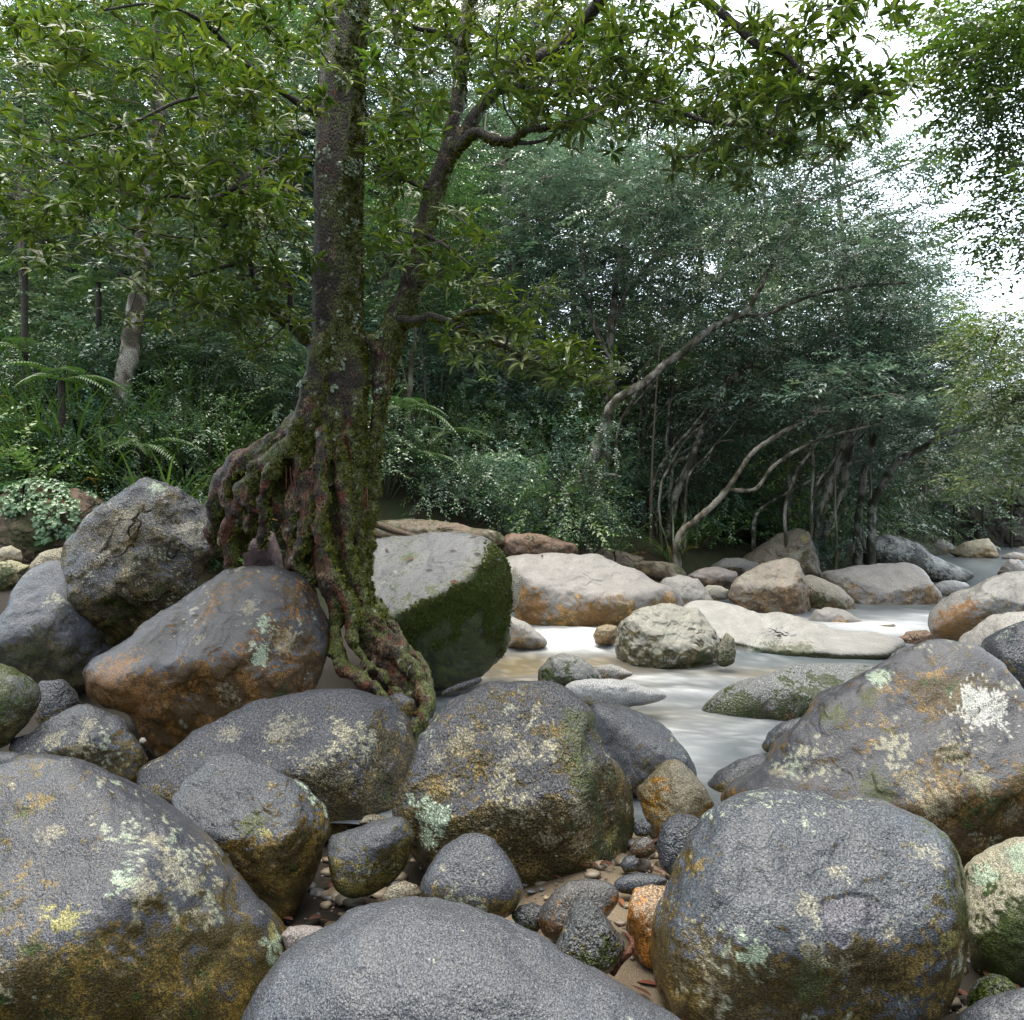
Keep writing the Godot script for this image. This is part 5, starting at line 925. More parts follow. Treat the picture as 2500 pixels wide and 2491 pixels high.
func build_main_tree() -> void:
	var foot := view([640, 1150, 5.85])
	var tree := thing("mossy_tree", "tall mossy tree with gnarled red roots gripping the boulders", "tree", foot)
	var g := grown_trunk()
	var v: PackedVector3Array = g[0]
	var n: PackedVector3Array = g[1]
	var local := PackedVector3Array()
	local.resize(v.size())
	for i in v.size(): local[i] = v[i] - foot
	var trunk := part("trunk", mesh_of(local, n, g[2], g[3]), M["bark_wet"], tree)
	trunk.set_meta("label", "dark bark with moss, ivy and gnarled red roots")
	# stems go on above the picture
	var top := Tubes.new()
	var sl := smooth_line([view([653, -20, 6.3]) - foot, view([660, -250, 6.3]) - foot, view([640, -600, 6.4]) - foot, view([700, -900, 6.5]) - foot], [.17, .16, .13, .06], 6)
	top.add(sl[0], sl[1], 14, Color(.1, .08, .055), n_mid, 0.15)
	sl = smooth_line([view([886, -20, 6.0]) - foot, view([900, -200, 6.0]) - foot, view([980, -450, 6.0]) - foot], [.06, .05, .025], 6)
	top.add(sl[0], sl[1], 10, Color(.1, .08, .055), n_mid, 0.15)
	part("upper_stem", tube_mesh(top), M["bark"], tree)
	# limbs
	var nodes := []
	for s in STRANDS:
		for p in s:
			if p[1] < 700: nodes.append([view(p), 0.02])
	for p in [[645, -300, 6.3], [660, -600, 6.4], [900, -200, 6.0], [960, -400, 6.0]]: nodes.append([view(p), 0.02])
	for l in LIMBS:
		var pts := []
		var rad := []
		for p in l:
			pts.append(view(p) - foot + Vector3(rng.randf_range(-.01, .01), rng.randf_range(-.01, .01), rng.randf_range(-.01, .01)))
			rad.append(maxf(view_radius(p), 0.006))
		var line := smooth_line(pts, rad, 5)
		var t := Tubes.new()
		t.add(line[0], line[1], 8, Color(.07, .058, .045), n_mid, 0.35)
		part("limb", tube_mesh(t), M["bark"], tree)
		for q in range(0, line[0].size(), 2): nodes.append([line[0][q] + foot, line[1][q]])
	# rosettes of leaves at the ends of twigs
	var spots := []
	for c in CANOPY:
		for k in c[4]:
			var a := rng.randf() * TAU
			var r := sqrt(rng.randf())
			spots.append(view([c[0] + cos(a) * r * c[2], c[1] + sin(a) * r * c[3], rng.randf_range(c[5], c[6])]))
	var heart := view([720, 150, 6.2])
	spots.sort_custom(func(a, b): return a.distance_squared_to(heart) < b.distance_squared_to(heart))
	var twigs := Tubes.new()
	for p in spots:
		var best := 1e9
		var near := Vector3.ZERO
		var rr := 0.004
		for q in nodes:
			var d: float = p.distance_squared_to(q[0]) + 0.3 * maxf(0.0, q[0].y - p.y)
			if d < best:
				best = d
				near = q[0]
				rr = q[1]
		var mid: Vector3 = near.lerp(p, 0.5) + Vector3(rng.randf_range(-.06, .06), -0.04 * sqrt(best), rng.randf_range(-.06, .06))
		var r0 := minf(maxf(rr * 0.7, 0.0045), 0.009)
		var line := smooth_line([near - foot, mid - foot, p - foot], [r0, r0 * 0.8, 0.0028], 3)
		twigs.add(line[0], line[1], 5, Color(.05, .042, .032))
		nodes.append([mid, r0 * 0.8])
		nodes.append([p, 0.003])
	var tw := part("twigs", tube_mesh(twigs), M["twig"], tree)
	tw.set_meta("kind", "stuff")
	var meshes := [rosette(9, .14, .029, Color(.035, .065, .018), Color(.11, .15, .04), .006), rosette(11, .12, .025, Color(.03, .06, .018), Color(.095, .135, .038), .0), rosette(7, .15, .032, Color(.04, .07, .02), Color(.13, .165, .044), .02), rosette(5, .11, .026, Color(.05, .08, .022), Color(.15, .18, .05), .05)]
	var lists := [[], [], [], []]
	var tints := [[], [], [], []]
	for p in spots:
		for twin in (3 if rng.randf() < .25 else 2):
			var w := rng.randi() % 4
			var at_: Vector3 = p - foot
			if twin == 1: at_ += Vector3(rng.randf_range(-.16, .16), rng.randf_range(-.14, .1), rng.randf_range(-.16, .16))
			var b := Basis.from_euler(Vector3(rng.randf_range(-.7, .7), rng.randf() * TAU, rng.randf_range(-.7, .7))).scaled(Vector3.ONE * rng.randf_range(.75, 1.15))
			lists[w].append(Transform3D(b, at_))
			var s := rng.randf_range(.75, 1.3)
			tints[w].append(Color(s * rng.randf_range(.9, 1.15), s, s * rng.randf_range(.7, 1.1)))
	for w in 4: copies("crown", meshes[w], M["leaf_olive"], lists[w], tints[w], tree)
	# moss cushions on the damp sides, ivy on the trunk
	var mv := PackedVector3Array()
	var mn := PackedVector3Array()
	var mc := PackedColorArray()
	var mi_ := PackedInt32Array()
	for k in 9:
		var a := rng.randf() * TAU
		var d := Vector3(cos(a) * .7, sin(a) * .7, 1).normalized()
		blade(mv, mn, mc, mi_, Vector3(rng.randf_range(-.008, .008), rng.randf_range(-.008, .008), 0), d, Vector3(0, 0, 1).cross(d).normalized(), .022, .006, 1.0, green(Color(.05, .06, .010), Color(.12, .12, .022)), 2)
	var tuft := mesh_of(mv, mn, mc, mi_)
	var mx := []
	for i in v.size():
		var p := v[i]
		var m := 0.9 * n[i].x + 0.8 * n_low.get_noise_3dv(p * 1.5) + 0.5 * n_mid.get_noise_3dv(p) - 0.42
		if m > -0.05 and rng.randf() < 0.35 and p.y > 0.9:
			var z := n[i]
			var x := z.cross(Vector3.UP).normalized()
			mx.append(Transform3D(Basis(x, z.cross(x), z).rotated(z, rng.randf() * TAU).scaled(Vector3.ONE * rng.randf_range(.7, 1.7)), p - foot - z * .004))
	copies("moss", tuft, M["moss"], mx, [], tree)
	# moss that hangs from the limbs
	var hang := []
	for li in [1, 3, 4]:
		var l: Array = LIMBS[li]
		var pts := []
		var rad := []
		for p in l: pts.append(view(p)); rad.append(view_radius(p))
		var line := smooth_line(pts, rad, 14)
		for q in line[0].size():
			for r in 5:
				if n_mid.get_noise_3dv(line[0][q] * 2.0) < -0.1: continue
				hang.append(Transform3D(Basis.from_euler(Vector3(PI / 2 + rng.randf_range(-.5, .5), rng.randf() * TAU, 0)).scaled(Vector3(1.2, 1, rng.randf_range(1.0, 3.4))), line[0][q] - foot + Vector3(rng.randf_range(-.012, .012), -line[1][q] * rng.randf_range(0.2, 1.0), rng.randf_range(-.012, .012))))
	copies("hanging_moss", tuft, M["moss"], hang, [], tree)
	var ivy := rosette(3, .05, .045, Color(.07, .10, .05), Color(.17, .21, .12), 0.0)
	var ix := []
	for i in v.size():
		var p := v[i]
		if p.y > 2.6 and n[i].z > 0.15 and p.x < -0.9:
			var m := n_low.get_noise_3dv(p * 2.2 + Vector3(3, 0, 0)) + 0.4 * n_mid.get_noise_3dv(p * 2.0)
			if m > 0.22 and rng.randf() < 0.055:
				var z := n[i]
				var x := z.cross(Vector3.UP).normalized()
				ix.append(Transform3D(Basis(x, z, x.cross(z)).rotated(z, rng.randf() * TAU).scaled(Vector3.ONE * rng.randf_range(.5, 1.0)), p - foot + z * .01))
	copies("ivy", ivy, M["leaf_forest"], ix, [], tree)
	# thin red rootlets hanging between the roots
	var rl := Tubes.new()
	for k in 20:
		var s := [[552, 900, 5.78], [575, 940, 5.7], [690, 930, 6.0], [728, 690, 6.0], [600, 880, 5.75]][k % 5] as Array
		var a := view([s[0] + rng.randf_range(-14, 14), s[1] + rng.randf_range(-25, 25), s[2] + rng.randf_range(-.05, .02)]) - foot
		var l := rng.randf_range(.08, .3)
		var pts := [a, a + Vector3(rng.randf_range(-.02, .02), -l * .5, rng.randf_range(-.01, .03)), a + Vector3(rng.randf_range(-.03, .03), -l, rng.randf_range(-.02, .03))]
		rl.add(pts, [.0035, .003, .002], 4, Color(.1, .034, .022))
	var ro := part("rootlets", tube_mesh(rl), M["twig"], tree)
	ro.set_meta("kind", "stuff")


# ---------------------------------------------------------------- forest

var SPRAYS := {}


func make_sprays() -> void:
	var dark := Color(.05, .074, .054)
	var mid := Color(.145, .185, .13)
	SPRAYS["forest"] = [spray(16, .5, .11, .042, dark, mid), spray(20, .6, .095, .036, dark, mid), spray(14, .45, .12, .044, dark * 1.1, mid * 1.15)]
	SPRAYS["bright"] = [spray(18, .5, .095, .038, Color(.05, .09, .028), Color(.13, .185, .055)), spray(20, .55, .085, .034, Color(.048, .085, .028), Color(.12, .17, .055))]
	SPRAYS["olive"] = [spray(16, .45, .10, .036, Color(.05, .075, .025), Color(.14, .165, .05)), spray(18, .5, .09, .03, Color(.048, .07, .025), Color(.13, .155, .05))]
	SPRAYS["shrub"] = [spray(18, .4, .075, .026, Color(.045, .08, .05), Color(.12, .165, .105), .5), spray(20, .45, .065, .022, Color(.045, .075, .048), Color(.115, .155, .10), .5)]
	SPRAYS["far"] = [spray(20, .9, .17, .07, dark, mid), spray(20, .8, .16, .06, dark, mid)]


func foliage(parent: Node3D, origin: Vector3, clumps: Array, kind: String, mat: String, per: int, spread: float, tint: Color, flat := .17) -> void:
	# clumps: [centre]; each a flattened cloud of sprays that point outwards
	var set_: Array = SPRAYS[kind]
	var lists := []
	var tints := []
	for s in set_:
		lists.append([])
		tints.append([])
	for c in clumps:
		var shade := rng.randf_range(.65, 1.4)
		for k in per:
			var a := rng.randf() * TAU
			var r := sqrt(rng.randf()) * spread
			var o := Vector3(cos(a) * r, rng.randf_range(-flat, flat) * spread, sin(a) * r)
			var w := rng.randi() % set_.size()
			var b := Basis.from_euler(Vector3(rng.randf_range(-.3 - flat, .35 + flat * .6), PI / 2 - a + rng.randf_range(-.7, .7), rng.randf_range(-.4, .4))).scaled(Vector3.ONE * rng.randf_range(.7, 1.2))
			lists[w].append(Transform3D(b, c + o - origin))
			var s := shade * rng.randf_range(.8, 1.2)
			tints[w].append(Color(tint.r * s * rng.randf_range(.88, 1.12), tint.g * s, tint.b * s * rng.randf_range(.85, 1.15)))
	for w in set_.size():
		if lists[w].size(): copies("crown", set_[w], M[mat], lists[w], tints[w], parent)


func forest_tree(called: String, label: String, group: String, depth: float, stems: Array, crowns: Array, kind: String, mat: String, bark: Color, tint := Color.WHITE, per := 12, spread := 0.55, thick := 2.5, clump_share := 0.8) -> Node3D:
	# stems: polylines of [photo x, photo y, radius in photo pixels, extra distance]; crowns: [x, y, half width, half height, clumps]
	var p0: Array = stems[0][0]
	var foot := at(p0[0], p0[1], depth)
	var drop := maxf(0.0, foot.y - ground(foot.x, foot.z)) + 0.3
	var o := thing(called, label, "tree", foot, group)
	var nodes := []
	for s in stems.size():
		var pts := []
		var rad := []
		for p in stems[s]:
			var d: float = depth + (p[3] if p.size() > 3 else 0.0)
			pts.append(at(p[0], p[1], d) - foot)
			rad.append(p[2] * .72 * d / FOCAL)
		if s == 0:
			pts.push_front(pts[0] + Vector3(0, -drop, 0))
			rad.push_front(rad[0] * 1.25)
		var line := smooth_line(pts, rad, 12)
		var t := Tubes.new()
		for q in line[0].size():
			line[0][q] += Vector3(n_mid.get_noise_3dv((line[0][q] + foot) * .25), 0, n_mid.get_noise_3dv((line[0][q] + foot) * .25 + Vector3(9, 9, 9))) * 0.06
			nodes.append([line[0][q] + foot, line[1][q]])
		t.add(line[0], line[1], 12, bark, n_mid, 0.3)
		if t.v.size():
			# pale lichen blotches on the bark
			for q in t.c.size():
				var w: Vector3 = t.v[q] + foot
				var l := n_mid.get_noise_3dv(w * .9) + .8 * n_fine.get_noise_3dv(w * .8)
				if l > .06: t.c[q] = bark.lerp(Color(.40, .37, .31), smoothstep(.06, .2, l) * clampf(bark.r * 9.0, .2, .9))
				elif l < -.05: t.c[q] = bark.lerp(Color(.05, .05, .022), smoothstep(-.05, -.2, l) * .85)
		part("trunk" if s == 0 else "limb", tube_mesh(t), M["bark"], o)
	var clumps := []
	for c in crowns:
		var count := int(ceil(c[4] * clump_share))
		for k in count:
			var a := rng.randf() * TAU
			var r := sqrt(rng.randf())
			var dd: float = depth + (c[5] if c.size() > 5 else 0.0) + rng.randf_range(-.5, .5) * thick
			clumps.append(at(c[0] + cos(a) * r * c[2], c[1] + sin(a) * r * c[3], dd))
	var heart: Vector3 = nodes[nodes.size() / 2][0]
	clumps.sort_custom(func(a, b): return a.distance_squared_to(heart) < b.distance_squared_to(heart))
	var tw := Tubes.new()
	for p in clumps:
		var best := 1e9
		var q: Array = nodes[0]
		for e in nodes:
			var d: float = p.distance_squared_to(e[0]) + .8 * maxf(0.0, e[0].y - p.y)
			if d < best:
				best = d
				q = e
		var r0: float = clampf(q[1] * .7, .008, .03)
		var len_ := sqrt(best)
		var mid: Vector3 = (q[0] as Vector3).lerp(p, .55) + Vector3(rng.randf_range(-.12, .12) * len_, rng.randf_range(.02, .16) * len_, rng.randf_range(-.12, .12) * len_)
		var line := smooth_line([q[0] - foot, mid - foot, p - foot], [r0, r0 * .75, .006], 3)
		tw.add(line[0], line[1], 4, bark * .8)
		nodes.append([mid, r0 * .75])
		nodes.append([p, .01])
	if tw.v.size():
		var x := part("twigs", tube_mesh(tw), M["twig"], o)
		x.set_meta("kind", "stuff")
	foliage(o, foot, clumps, kind, mat, per, spread, tint)
	return o


var LANDMARKS := [[Vector3(-5.7, 1.4, -9.6), "the orange lichen outcrop"], [Vector3(-6.0, 3, -12.2), "the white-blotched trunk"], [Vector3(-3.1, 1.3, -7.5), "the perched angular boulder"], [Vector3(-1.2, 1.3, -12.4), "the lichen-crusted ledge"], [Vector3(-.4, 1.8, -14.5), "the creeper-covered outcrop"], [Vector3(1.0, 1.3, -15), "the leaning pale tree"], [Vector3(3.2, 1.2, -14.3), "the forked cream-barked tree"], [Vector3(3.3, 1.2, -16.2), "the dark curving tree"], [Vector3(5.4, .8, -15.6), "the pointed brown boulder"], [Vector3(6.4, .8, -16.8), "the pair of dark stems"], [Vector3(8.7, .6, -17.5), "the long mottled boulder"], [Vector3(15.2, .5, -27), "the cream boulder of the upper pool"], [Vector3(21, 1, -34), "the dark mossy cliff"], [Vector3(-2.2, 3, -17), "the thin tree behind the mossy trunk"], [Vector3(-9, 4, -19), "the top of the left slope"], [Vector3(6, 4, -28), "the slope beyond the leaning trees"], [Vector3(0, 6, -26), "the slope beyond the broken-topped tree"]]


func beside(p: Vector3) -> String:
	var best := 1e9
	var words := ""
	for l in LANDMARKS:
		var d: float = p.distance_squared_to(l[0])
		if d < best:
			best = d
			words = l[1]
	return words


func build_forest() -> void:
	var pale := Color(.17, .14, .105)
	var dark := Color(.10, .085, .065)
	var brown := Color(.16, .125, .085)
	var grp := "trees along the forest edge"
	# the leaning trees across the stream
	forest_tree("leaning_tree", "pale lichen-blotched tree leaning far out to the right above the outcrop", grp, 15.0, [
		[[1350, 1300, 22], [1390, 1215, 20], [1430, 1160, 18], [1463, 1073, 17], [1500, 985, 15], [1570, 935, 14], [1640, 880, 13], [1720, 815, 12], [1790, 775, 11], [1820, 765, 10], [1850, 720, 9], [1900, 620, 8], [1950, 530, 7], [2000, 490, 6], [2100, 440, 5], [2230, 395, 3]],
		[[1820, 765, 8], [1870, 770, 7], [1960, 730, 6], [2080, 700, 5], [2250, 690, 3]],
		[[1390, 1215, 9], [1450, 1165, 8], [1490, 1160, 7], [1515, 1165, 5]],
		[[1950, 530, 6], [1975, 420, 5], [2060, 370, 3]]],
		[[1680, 430, 170, 90, 26], [1880, 420, 170, 100, 30], [2060, 360, 130, 70, 18], [2180, 420, 110, 60, 14], [1620, 560, 160, 90, 26], [2050, 640, 170, 50, 20], [1800, 620, 150, 80, 22], [2180, 560, 110, 60, 14], [1960, 520, 120, 60, 14]], "forest", "leaf_forest", pale, Color(.95, 1, 1.05))
	forest_tree("forest_tree", "straight brown trunk with hanging vines rising behind the leaning pale tree", grp, 17.0, [
		[[1475, 1210, 15], [1485, 1050, 14], [1492, 920, 13], [1492, 800, 12], [1512, 640, 10], [1545, 480, 8], [1560, 380, 5]],
		[[1492, 800, 8], [1540, 700, 7], [1600, 620, 5], [1660, 560, 3]],
		[[1500, 900, 9], [1440, 760, 7], [1420, 640, 5]]],
		[[1500, 400, 190, 90, 30], [1400, 520, 160, 100, 28], [1590, 480, 150, 100, 26], [1480, 640, 150, 70, 20], [1650, 700, 120, 60, 14], [1400, 720, 120, 70, 16]], "forest", "leaf_forest", brown, Color(.95, 1, 1.1))
	forest_tree("leaning_tree", "dark curving tree bending over between the leaning pale trees", grp, 16.2, [
		[[1635, 1310, 17], [1650, 1217, 15], [1704, 1077, 13], [1751, 968, 12], [1806, 906, 10], [1852, 867, 8], [1915, 851, 7], [1977, 867, 6], [2023, 921, 5], [2078, 983, 3]]],
		[[1900, 800, 160, 60, 20], [2050, 860, 130, 70, 16], [1750, 860, 150, 60, 16], [1950, 960, 110, 50, 12]], "forest", "leaf_forest", dark, Color(.9, 1, 1.08))
	forest_tree("leaning_tree", "slender cream-barked tree forking low and leaning over the pinkish boulder", grp, 14.3, [
		[[1655, 1318, 13], [1700, 1272, 12], [1736, 1240, 11], [1790, 1178, 9], [1837, 1108, 8], [1915, 1053, 7], [1985, 1015, 6], [2031, 952, 4], [2090, 900, 3]],
		[[1782, 1195, 7], [1845, 1194, 6.5], [1883, 1139, 6], [1961, 1092, 5], [2039, 1061, 4], [2156, 1034, 3]]],
		[[2060, 990, 110, 50, 12], [2150, 1000, 110, 50, 12], [1990, 930, 90, 40, 9], [2090, 880, 90, 50, 9]], "forest", "leaf_forest", Color(.25, .205, .15), Color(.95, 1.02, 1.05))
	forest_tree("forest_tree", "pair of dark stems rising side by side behind the pointed brown boulder", grp, 16.4, [
		[[1985, 1345, 16], [2016, 1217, 14], [2047, 1124, 12], [2078, 1038, 10], [2094, 991, 9], [2130, 880, 7], [2160, 760, 4]],
		[[2005, 1335, 11], [2040, 1232, 10], [2070, 1139, 9], [2086, 1077, 8], [2120, 1000, 6], [2200, 930, 3]]],
		[[2090, 790, 160, 90, 26], [2210, 890, 130, 70, 18], [2040, 700, 120, 70, 16], [2130, 1000, 100, 50, 10]], "forest", "leaf_forest", dark, Color(.92, 1, 1.05))
	forest_tree("forest_tree", "dark tree with exposed ribbed roots beside the long mottled boulder", grp, 17.2, [
		[[2094, 1352, 15], [2098, 1248, 12], [2117, 1139, 11], [2140, 1046, 9], [2180, 900, 7], [2200, 780, 4]],
		[[2110, 1345, 6], [2102, 1290, 7]], [[2080, 1350, 6], [2096, 1290, 7]]],
		[[2200, 760, 140, 90, 22], [2290, 850, 110, 60, 12], [2160, 660, 110, 60, 10]], "forest", "leaf_forest", dark, Color(.9, 1, 1.05))
	forest_tree("leaning_tree", "dark tree arching low to the right over the upper pool", grp, 17.0, [
		[[2128, 1350, 14], [2128, 1248, 14], [2156, 1186, 13], [2195, 1131, 12], [2257, 1092, 11], [2311, 1061, 9], [2381, 1042, 8], [2428, 1007, 6], [2500, 952, 4]],
		[[2311, 1061, 6], [2320, 1000, 5], [2345, 930, 3]]],
		[[2340, 960, 120, 50, 14], [2450, 920, 100, 60, 12], [2250, 1010, 110, 50, 12], [2420, 1040, 90, 40, 8]], "forest", "leaf_forest", dark, Color(.95, 1.02, 1.0))
	forest_tree("forest_tree", "grey tree behind the pair of dark stems with a long level branch", grp, 19.5, [
		[[2055, 1340, 12], [2065, 1100, 11], [2101, 913, 9], [2156, 875, 8], [2226, 863, 6], [2296, 875, 5], [2374, 867, 3]],
		[[2101, 913, 7], [2070, 760, 6], [2050, 620, 4]]],
		[[2250, 800, 150, 60, 20], [2370, 850, 110, 50, 12], [2090, 600, 160, 70, 20], [2200, 690, 130, 60, 12]], "forest", "leaf_forest", Color(.10, .085, .07), Color(.95, 1, 1.1))
	# trees on the slope to the left
	forest_tree("forest_tree", "thick straight trunk with white and rust blotched bark on the slope", grp, 12.2, [
		[[285, 1060, 34], [310, 900, 31], [325, 780, 29], [345, 660, 27], [360, 500, 24], [380, 250, 20], [390, -50, 16], [400, -300, 10]]],
		[[330, 60, 300, 120, 40], [150, 160, 180, 120, 26], [560, 60, 180, 110, 26], [350, 250, 160, 70, 14]], "bright", "leaf_forest", Color(.13, .09, .065), Color(.85, .95, .9), 12, .6)
	forest_tree("forest_tree", "slim tree behind the mossy trunk with a broken mossy top", grp, 18.5, [
		[[1228, 1080, 14], [1235, 900, 13], [1240, 650, 12], [1232, 480, 10], [1226, 330, 7]],
		[[1236, 600, 8], [1300, 520, 6], [1380, 460, 4]]],
		[[1200, 340, 190, 90, 30], [1330, 440, 170, 90, 30], [1110, 470, 140, 100, 24], [1250, 560, 160, 60, 20]], "forest", "leaf_forest", brown, Color(.95, 1.05, .98))
	forest_tree("forest_tree", "thin tree seen between the mossy trunk and its side stem", grp, 16.0, [
		[[985, 1190, 10], [1000, 950, 9], [1018, 700, 8], [1035, 450, 6], [1045, 300, 4]]],
		[[1010, 380, 150, 100, 26], [1110, 560, 140, 90, 22], [980, 560, 130, 100, 20], [1050, 740, 150, 70, 20]], "bright", "leaf_forest", brown, Color(.75, .92, .9))
	# overhanging trees rooted beyond the right edge
	forest_tree("overhanging_tree", "bright green broad-leaved tree hanging in at the upper right over the stream", "trees on the right bank", 9.0, [
		[[2900, 1500, 40], [2860, 900, 34], [2760, 300, 26], [2620, 60, 16], [2470, 20, 8], [2380, 60, 4]],
		[[2800, 500, 16], [2620, 420, 10], [2500, 400, 6], [2440, 430, 3]],
		[[2840, 800, 14], [2640, 620, 9], [2520, 600, 5]]],
		[[2430, 70, 120, 90, 30], [2470, 220, 90, 90, 22], [2400, 160, 90, 50, 12], [2485, 420, 60, 110, 18], [2490, 580, 50, 90, 16], [2600, 200, 90, 260, 24], [2350, 30, 70, 50, 8], [2440, 330, 50, 40, 5]], "bright", "leaf_bright", brown, Color(.85, .85, .8), 10, .36, 1.6)
	forest_tree("overhanging_tree", "olive small-leaved tree reaching in from the right above the upper pool", "trees on the right bank", 10.5, [
		[[2850, 1500, 30], [2760, 1150, 22], [2620, 980, 12], [2520, 960, 8], [2440, 1000, 4]],
		[[2760, 1150, 12], [2600, 1180, 7], [2480, 1200, 4], [2420, 1170, 2]]],
		[[2460, 850, 70, 70, 16], [2470, 960, 80, 60, 16], [2480, 1080, 60, 50, 9], [2470, 1180, 60, 40, 8], [2600, 1000, 80, 180, 18], [2440, 760, 60, 50, 7]], "olive", "leaf_bright", dark, Color(.95, 1, .9), 10, .34, 1.4)
	# many slender trees on the slope behind, filling the forest to its top
	var k := 0
	for row in [[-80, 19, 900, 260], [110, 22, 760, 180], [260, 20, 820, 200], [430, 24, 740, 160], [560, 19, 900, 300], [690, 23, 800, 200], [800, 27, 700, 120], [930, 22, 900, 260], [1080, 25, 850, 250], [1190, 30, 800, 260], [1320, 24, 950, 420], [1430, 28, 900, 380], [1560, 22, 1050, 560], [1690, 26, 1050, 520], [1790, 21, 1080, 640], [1900, 25, 1080, 640], [2010, 23, 1100, 740], [2150, 27, 1120, 760], [2260, 31, 1130, 830], [2380, 35, 1150, 900], [2490, 38, 1150, 880], [60, 24, 520, 60], [200, 27, 500, 40], [330, 23, 520, 100], [480, 26, 480, 60], [620, 24, 520, 40], [760, 28, 500, 80], [900, 25, 520, 60], [1020, 29, 520, 140], [1140, 26, 520, 40], [1270, 28, 540, 120], [1400, 26, 560, 60], [1520, 27, 620, 200], [1700, 30, 640, 260], [1900, 29, 660, 300], [2080, 31, 700, 330], [1480, 32, 1120, 800], [1620, 36, 1120, 820], [1740, 31, 1130, 860], [1860, 34, 1140, 880], [1960, 37, 1140, 900], [2080, 33, 1150, 920], [2200, 38, 1150, 940], [2320, 41, 1160, 960], [2440, 44, 1170, 970], [1560, 25, 1180, 860], [1840, 28, 1190, 900], [60, 16, 1000, 420], [470, 15, 1000, 560], [1130, 18.5, 1080, 640]]:
		var x: float = row[0]
		var y0: float = row[2]
		var y1: float = row[3]
		var lean := rng.randf_range(-60, 60)
		forest_tree("background_tree", "slender forest tree with %s leaves near %s" % [["fresh green", "blue-green", "yellow-green"][k % 3], beside(at(x, y0, row[1]))], "trees deep in the forest", row[1], [
			[[x, y0 + 240, 9], [x + lean * .2, y0, 9], [x + lean * .6, lerpf(y0, y1, .5), 7], [x + lean, y1, 4]]],
			[[x + lean, y1, 190, 110, 26], [x + lean * .7 - 90, lerpf(y0, y1, .4) - 40, 150, 90, 22], [x + lean * .4 + 90, lerpf(y0, y1, .25), 140, 100, 22], [x, y0 - 20, 170, 110, 22], [x + 30, y0 + 130, 160, 80, 18]], "far", "leaf_forest", brown * .8, [Color(.95, 1.02, .95), Color(.88, 1, 1.08), Color(1.06, 1.08, .85)][k % 3], 8, 1.05, 4.0, 1.2)
		k += 1
	# thin saplings
	var poles := Tubes.new()
	for j in 44:
		var d := rng.randf_range(15.0, 22.0)
		var u := rng.randf_range(900, 2350) if j % 4 else rng.randf_range(0, 700)
		var b := at(u, 1240, d)
		if bank_z(b.x) - b.z < .6: continue
		b.y = ground(b.x, b.z) - .1
		var h := rng.randf_range(2.2, 5.5)
		var t := Tubes.new()
		var sw := Vector3(rng.randf_range(-.5, .5), 0, rng.randf_range(-.3, .3))
		var line := smooth_line([Vector3.ZERO, Vector3(0, h * .4, 0) + sw * .2, Vector3(0, h, 0) + sw], [.03, .022, .01], 4)
		t.add(line[0], line[1], 6, [dark, brown, Color(.12, .10, .06)][j % 3])
		var o := thing("sapling", "%s upright sapling near %s" % ["tall thin" if h > 3.8 else "short thin", beside(b)], "sapling", b, "thin saplings in the undergrowth")
		part("stem", tube_mesh(t), M["bark"], o)
		var cl := []
		for q in 5: cl.append(b + Vector3(0, h * rng.randf_range(.45, 1.0), 0) + sw + Vector3(rng.randf_range(-.5, .5), 0, rng.randf_range(-.5, .5)))
		foliage(o, b, cl, "shrub", "leaf_forest", 6, .4, Color(1.05, 1.1, .9))
	# long thin leaning stems and branches between the bigger trees
	for j in 26:
		var u := rng.randf_range(1380, 2200)
		var d := rng.randf_range(14.8, 18.5)
		var y0 := rng.randf_range(1000, 1290)
		var run := rng.randf_range(120, 420)
		var rise := rng.randf_range(160, 480)
		var r := rng.randf_range(3.5, 6.5)
		var pts := []
		for q in 6:
			var t := q / 5.0
			pts.append([u + run * pow(t, 1.2) + rng.randf_range(-14, 14), y0 - rise * pow(t, .8) + rng.randf_range(-10, 10), lerpf(r, 1.6, t)])
		var e: Array = pts[5]
		var m: Array = pts[3]
		forest_tree("leaning_tree", "thin dark leaning stem with leafy tips near %s" % beside(at(u, y0, d)), "thin leaning stems across the stream", d, [pts], [[e[0], e[1], 70, 34, 5], [m[0] + 20, m[1] - 30, 60, 30, 2]], "forest", "leaf_forest", [dark, brown, pale][j % 3], Color(.95, 1.02, 1.02), 10, .5, 1.2)
	build_undergrowth()


func frond(length: float, leaflets: int, leaf: float, lo: Color, hi: Color) -> ArrayMesh:
	# a feather frond arching along +z
	var v := PackedVector3Array()
	var n := PackedVector3Array()
	var c := PackedColorArray()
	var idx := PackedInt32Array()
	var prev := Vector3.ZERO
	for k in leaflets:
		var t := (k + 1.0) / leaflets
		var p := Vector3(0, length * (.55 * t - .75 * t * t), length * t * .95)
		var d := (p - prev).normalized()
		var l := leaf * sin(PI * clampf(t * .85 + .12, 0, 1))
		var col := green(lo, hi)
		for s in [-1.0, 1.0]:
			blade(v, n, c, idx, p, (Vector3(s, -.25, 0) + d * .45).normalized(), Vector3.UP, l, leaf * .16, .5, col, 2)
		blade(v, n, c, idx, prev, d, Vector3.UP, p.distance_to(prev) * 1.1, .012, 0.0, col * .7, 1)
		prev = p
	return mesh_of(v, n, c, idx)


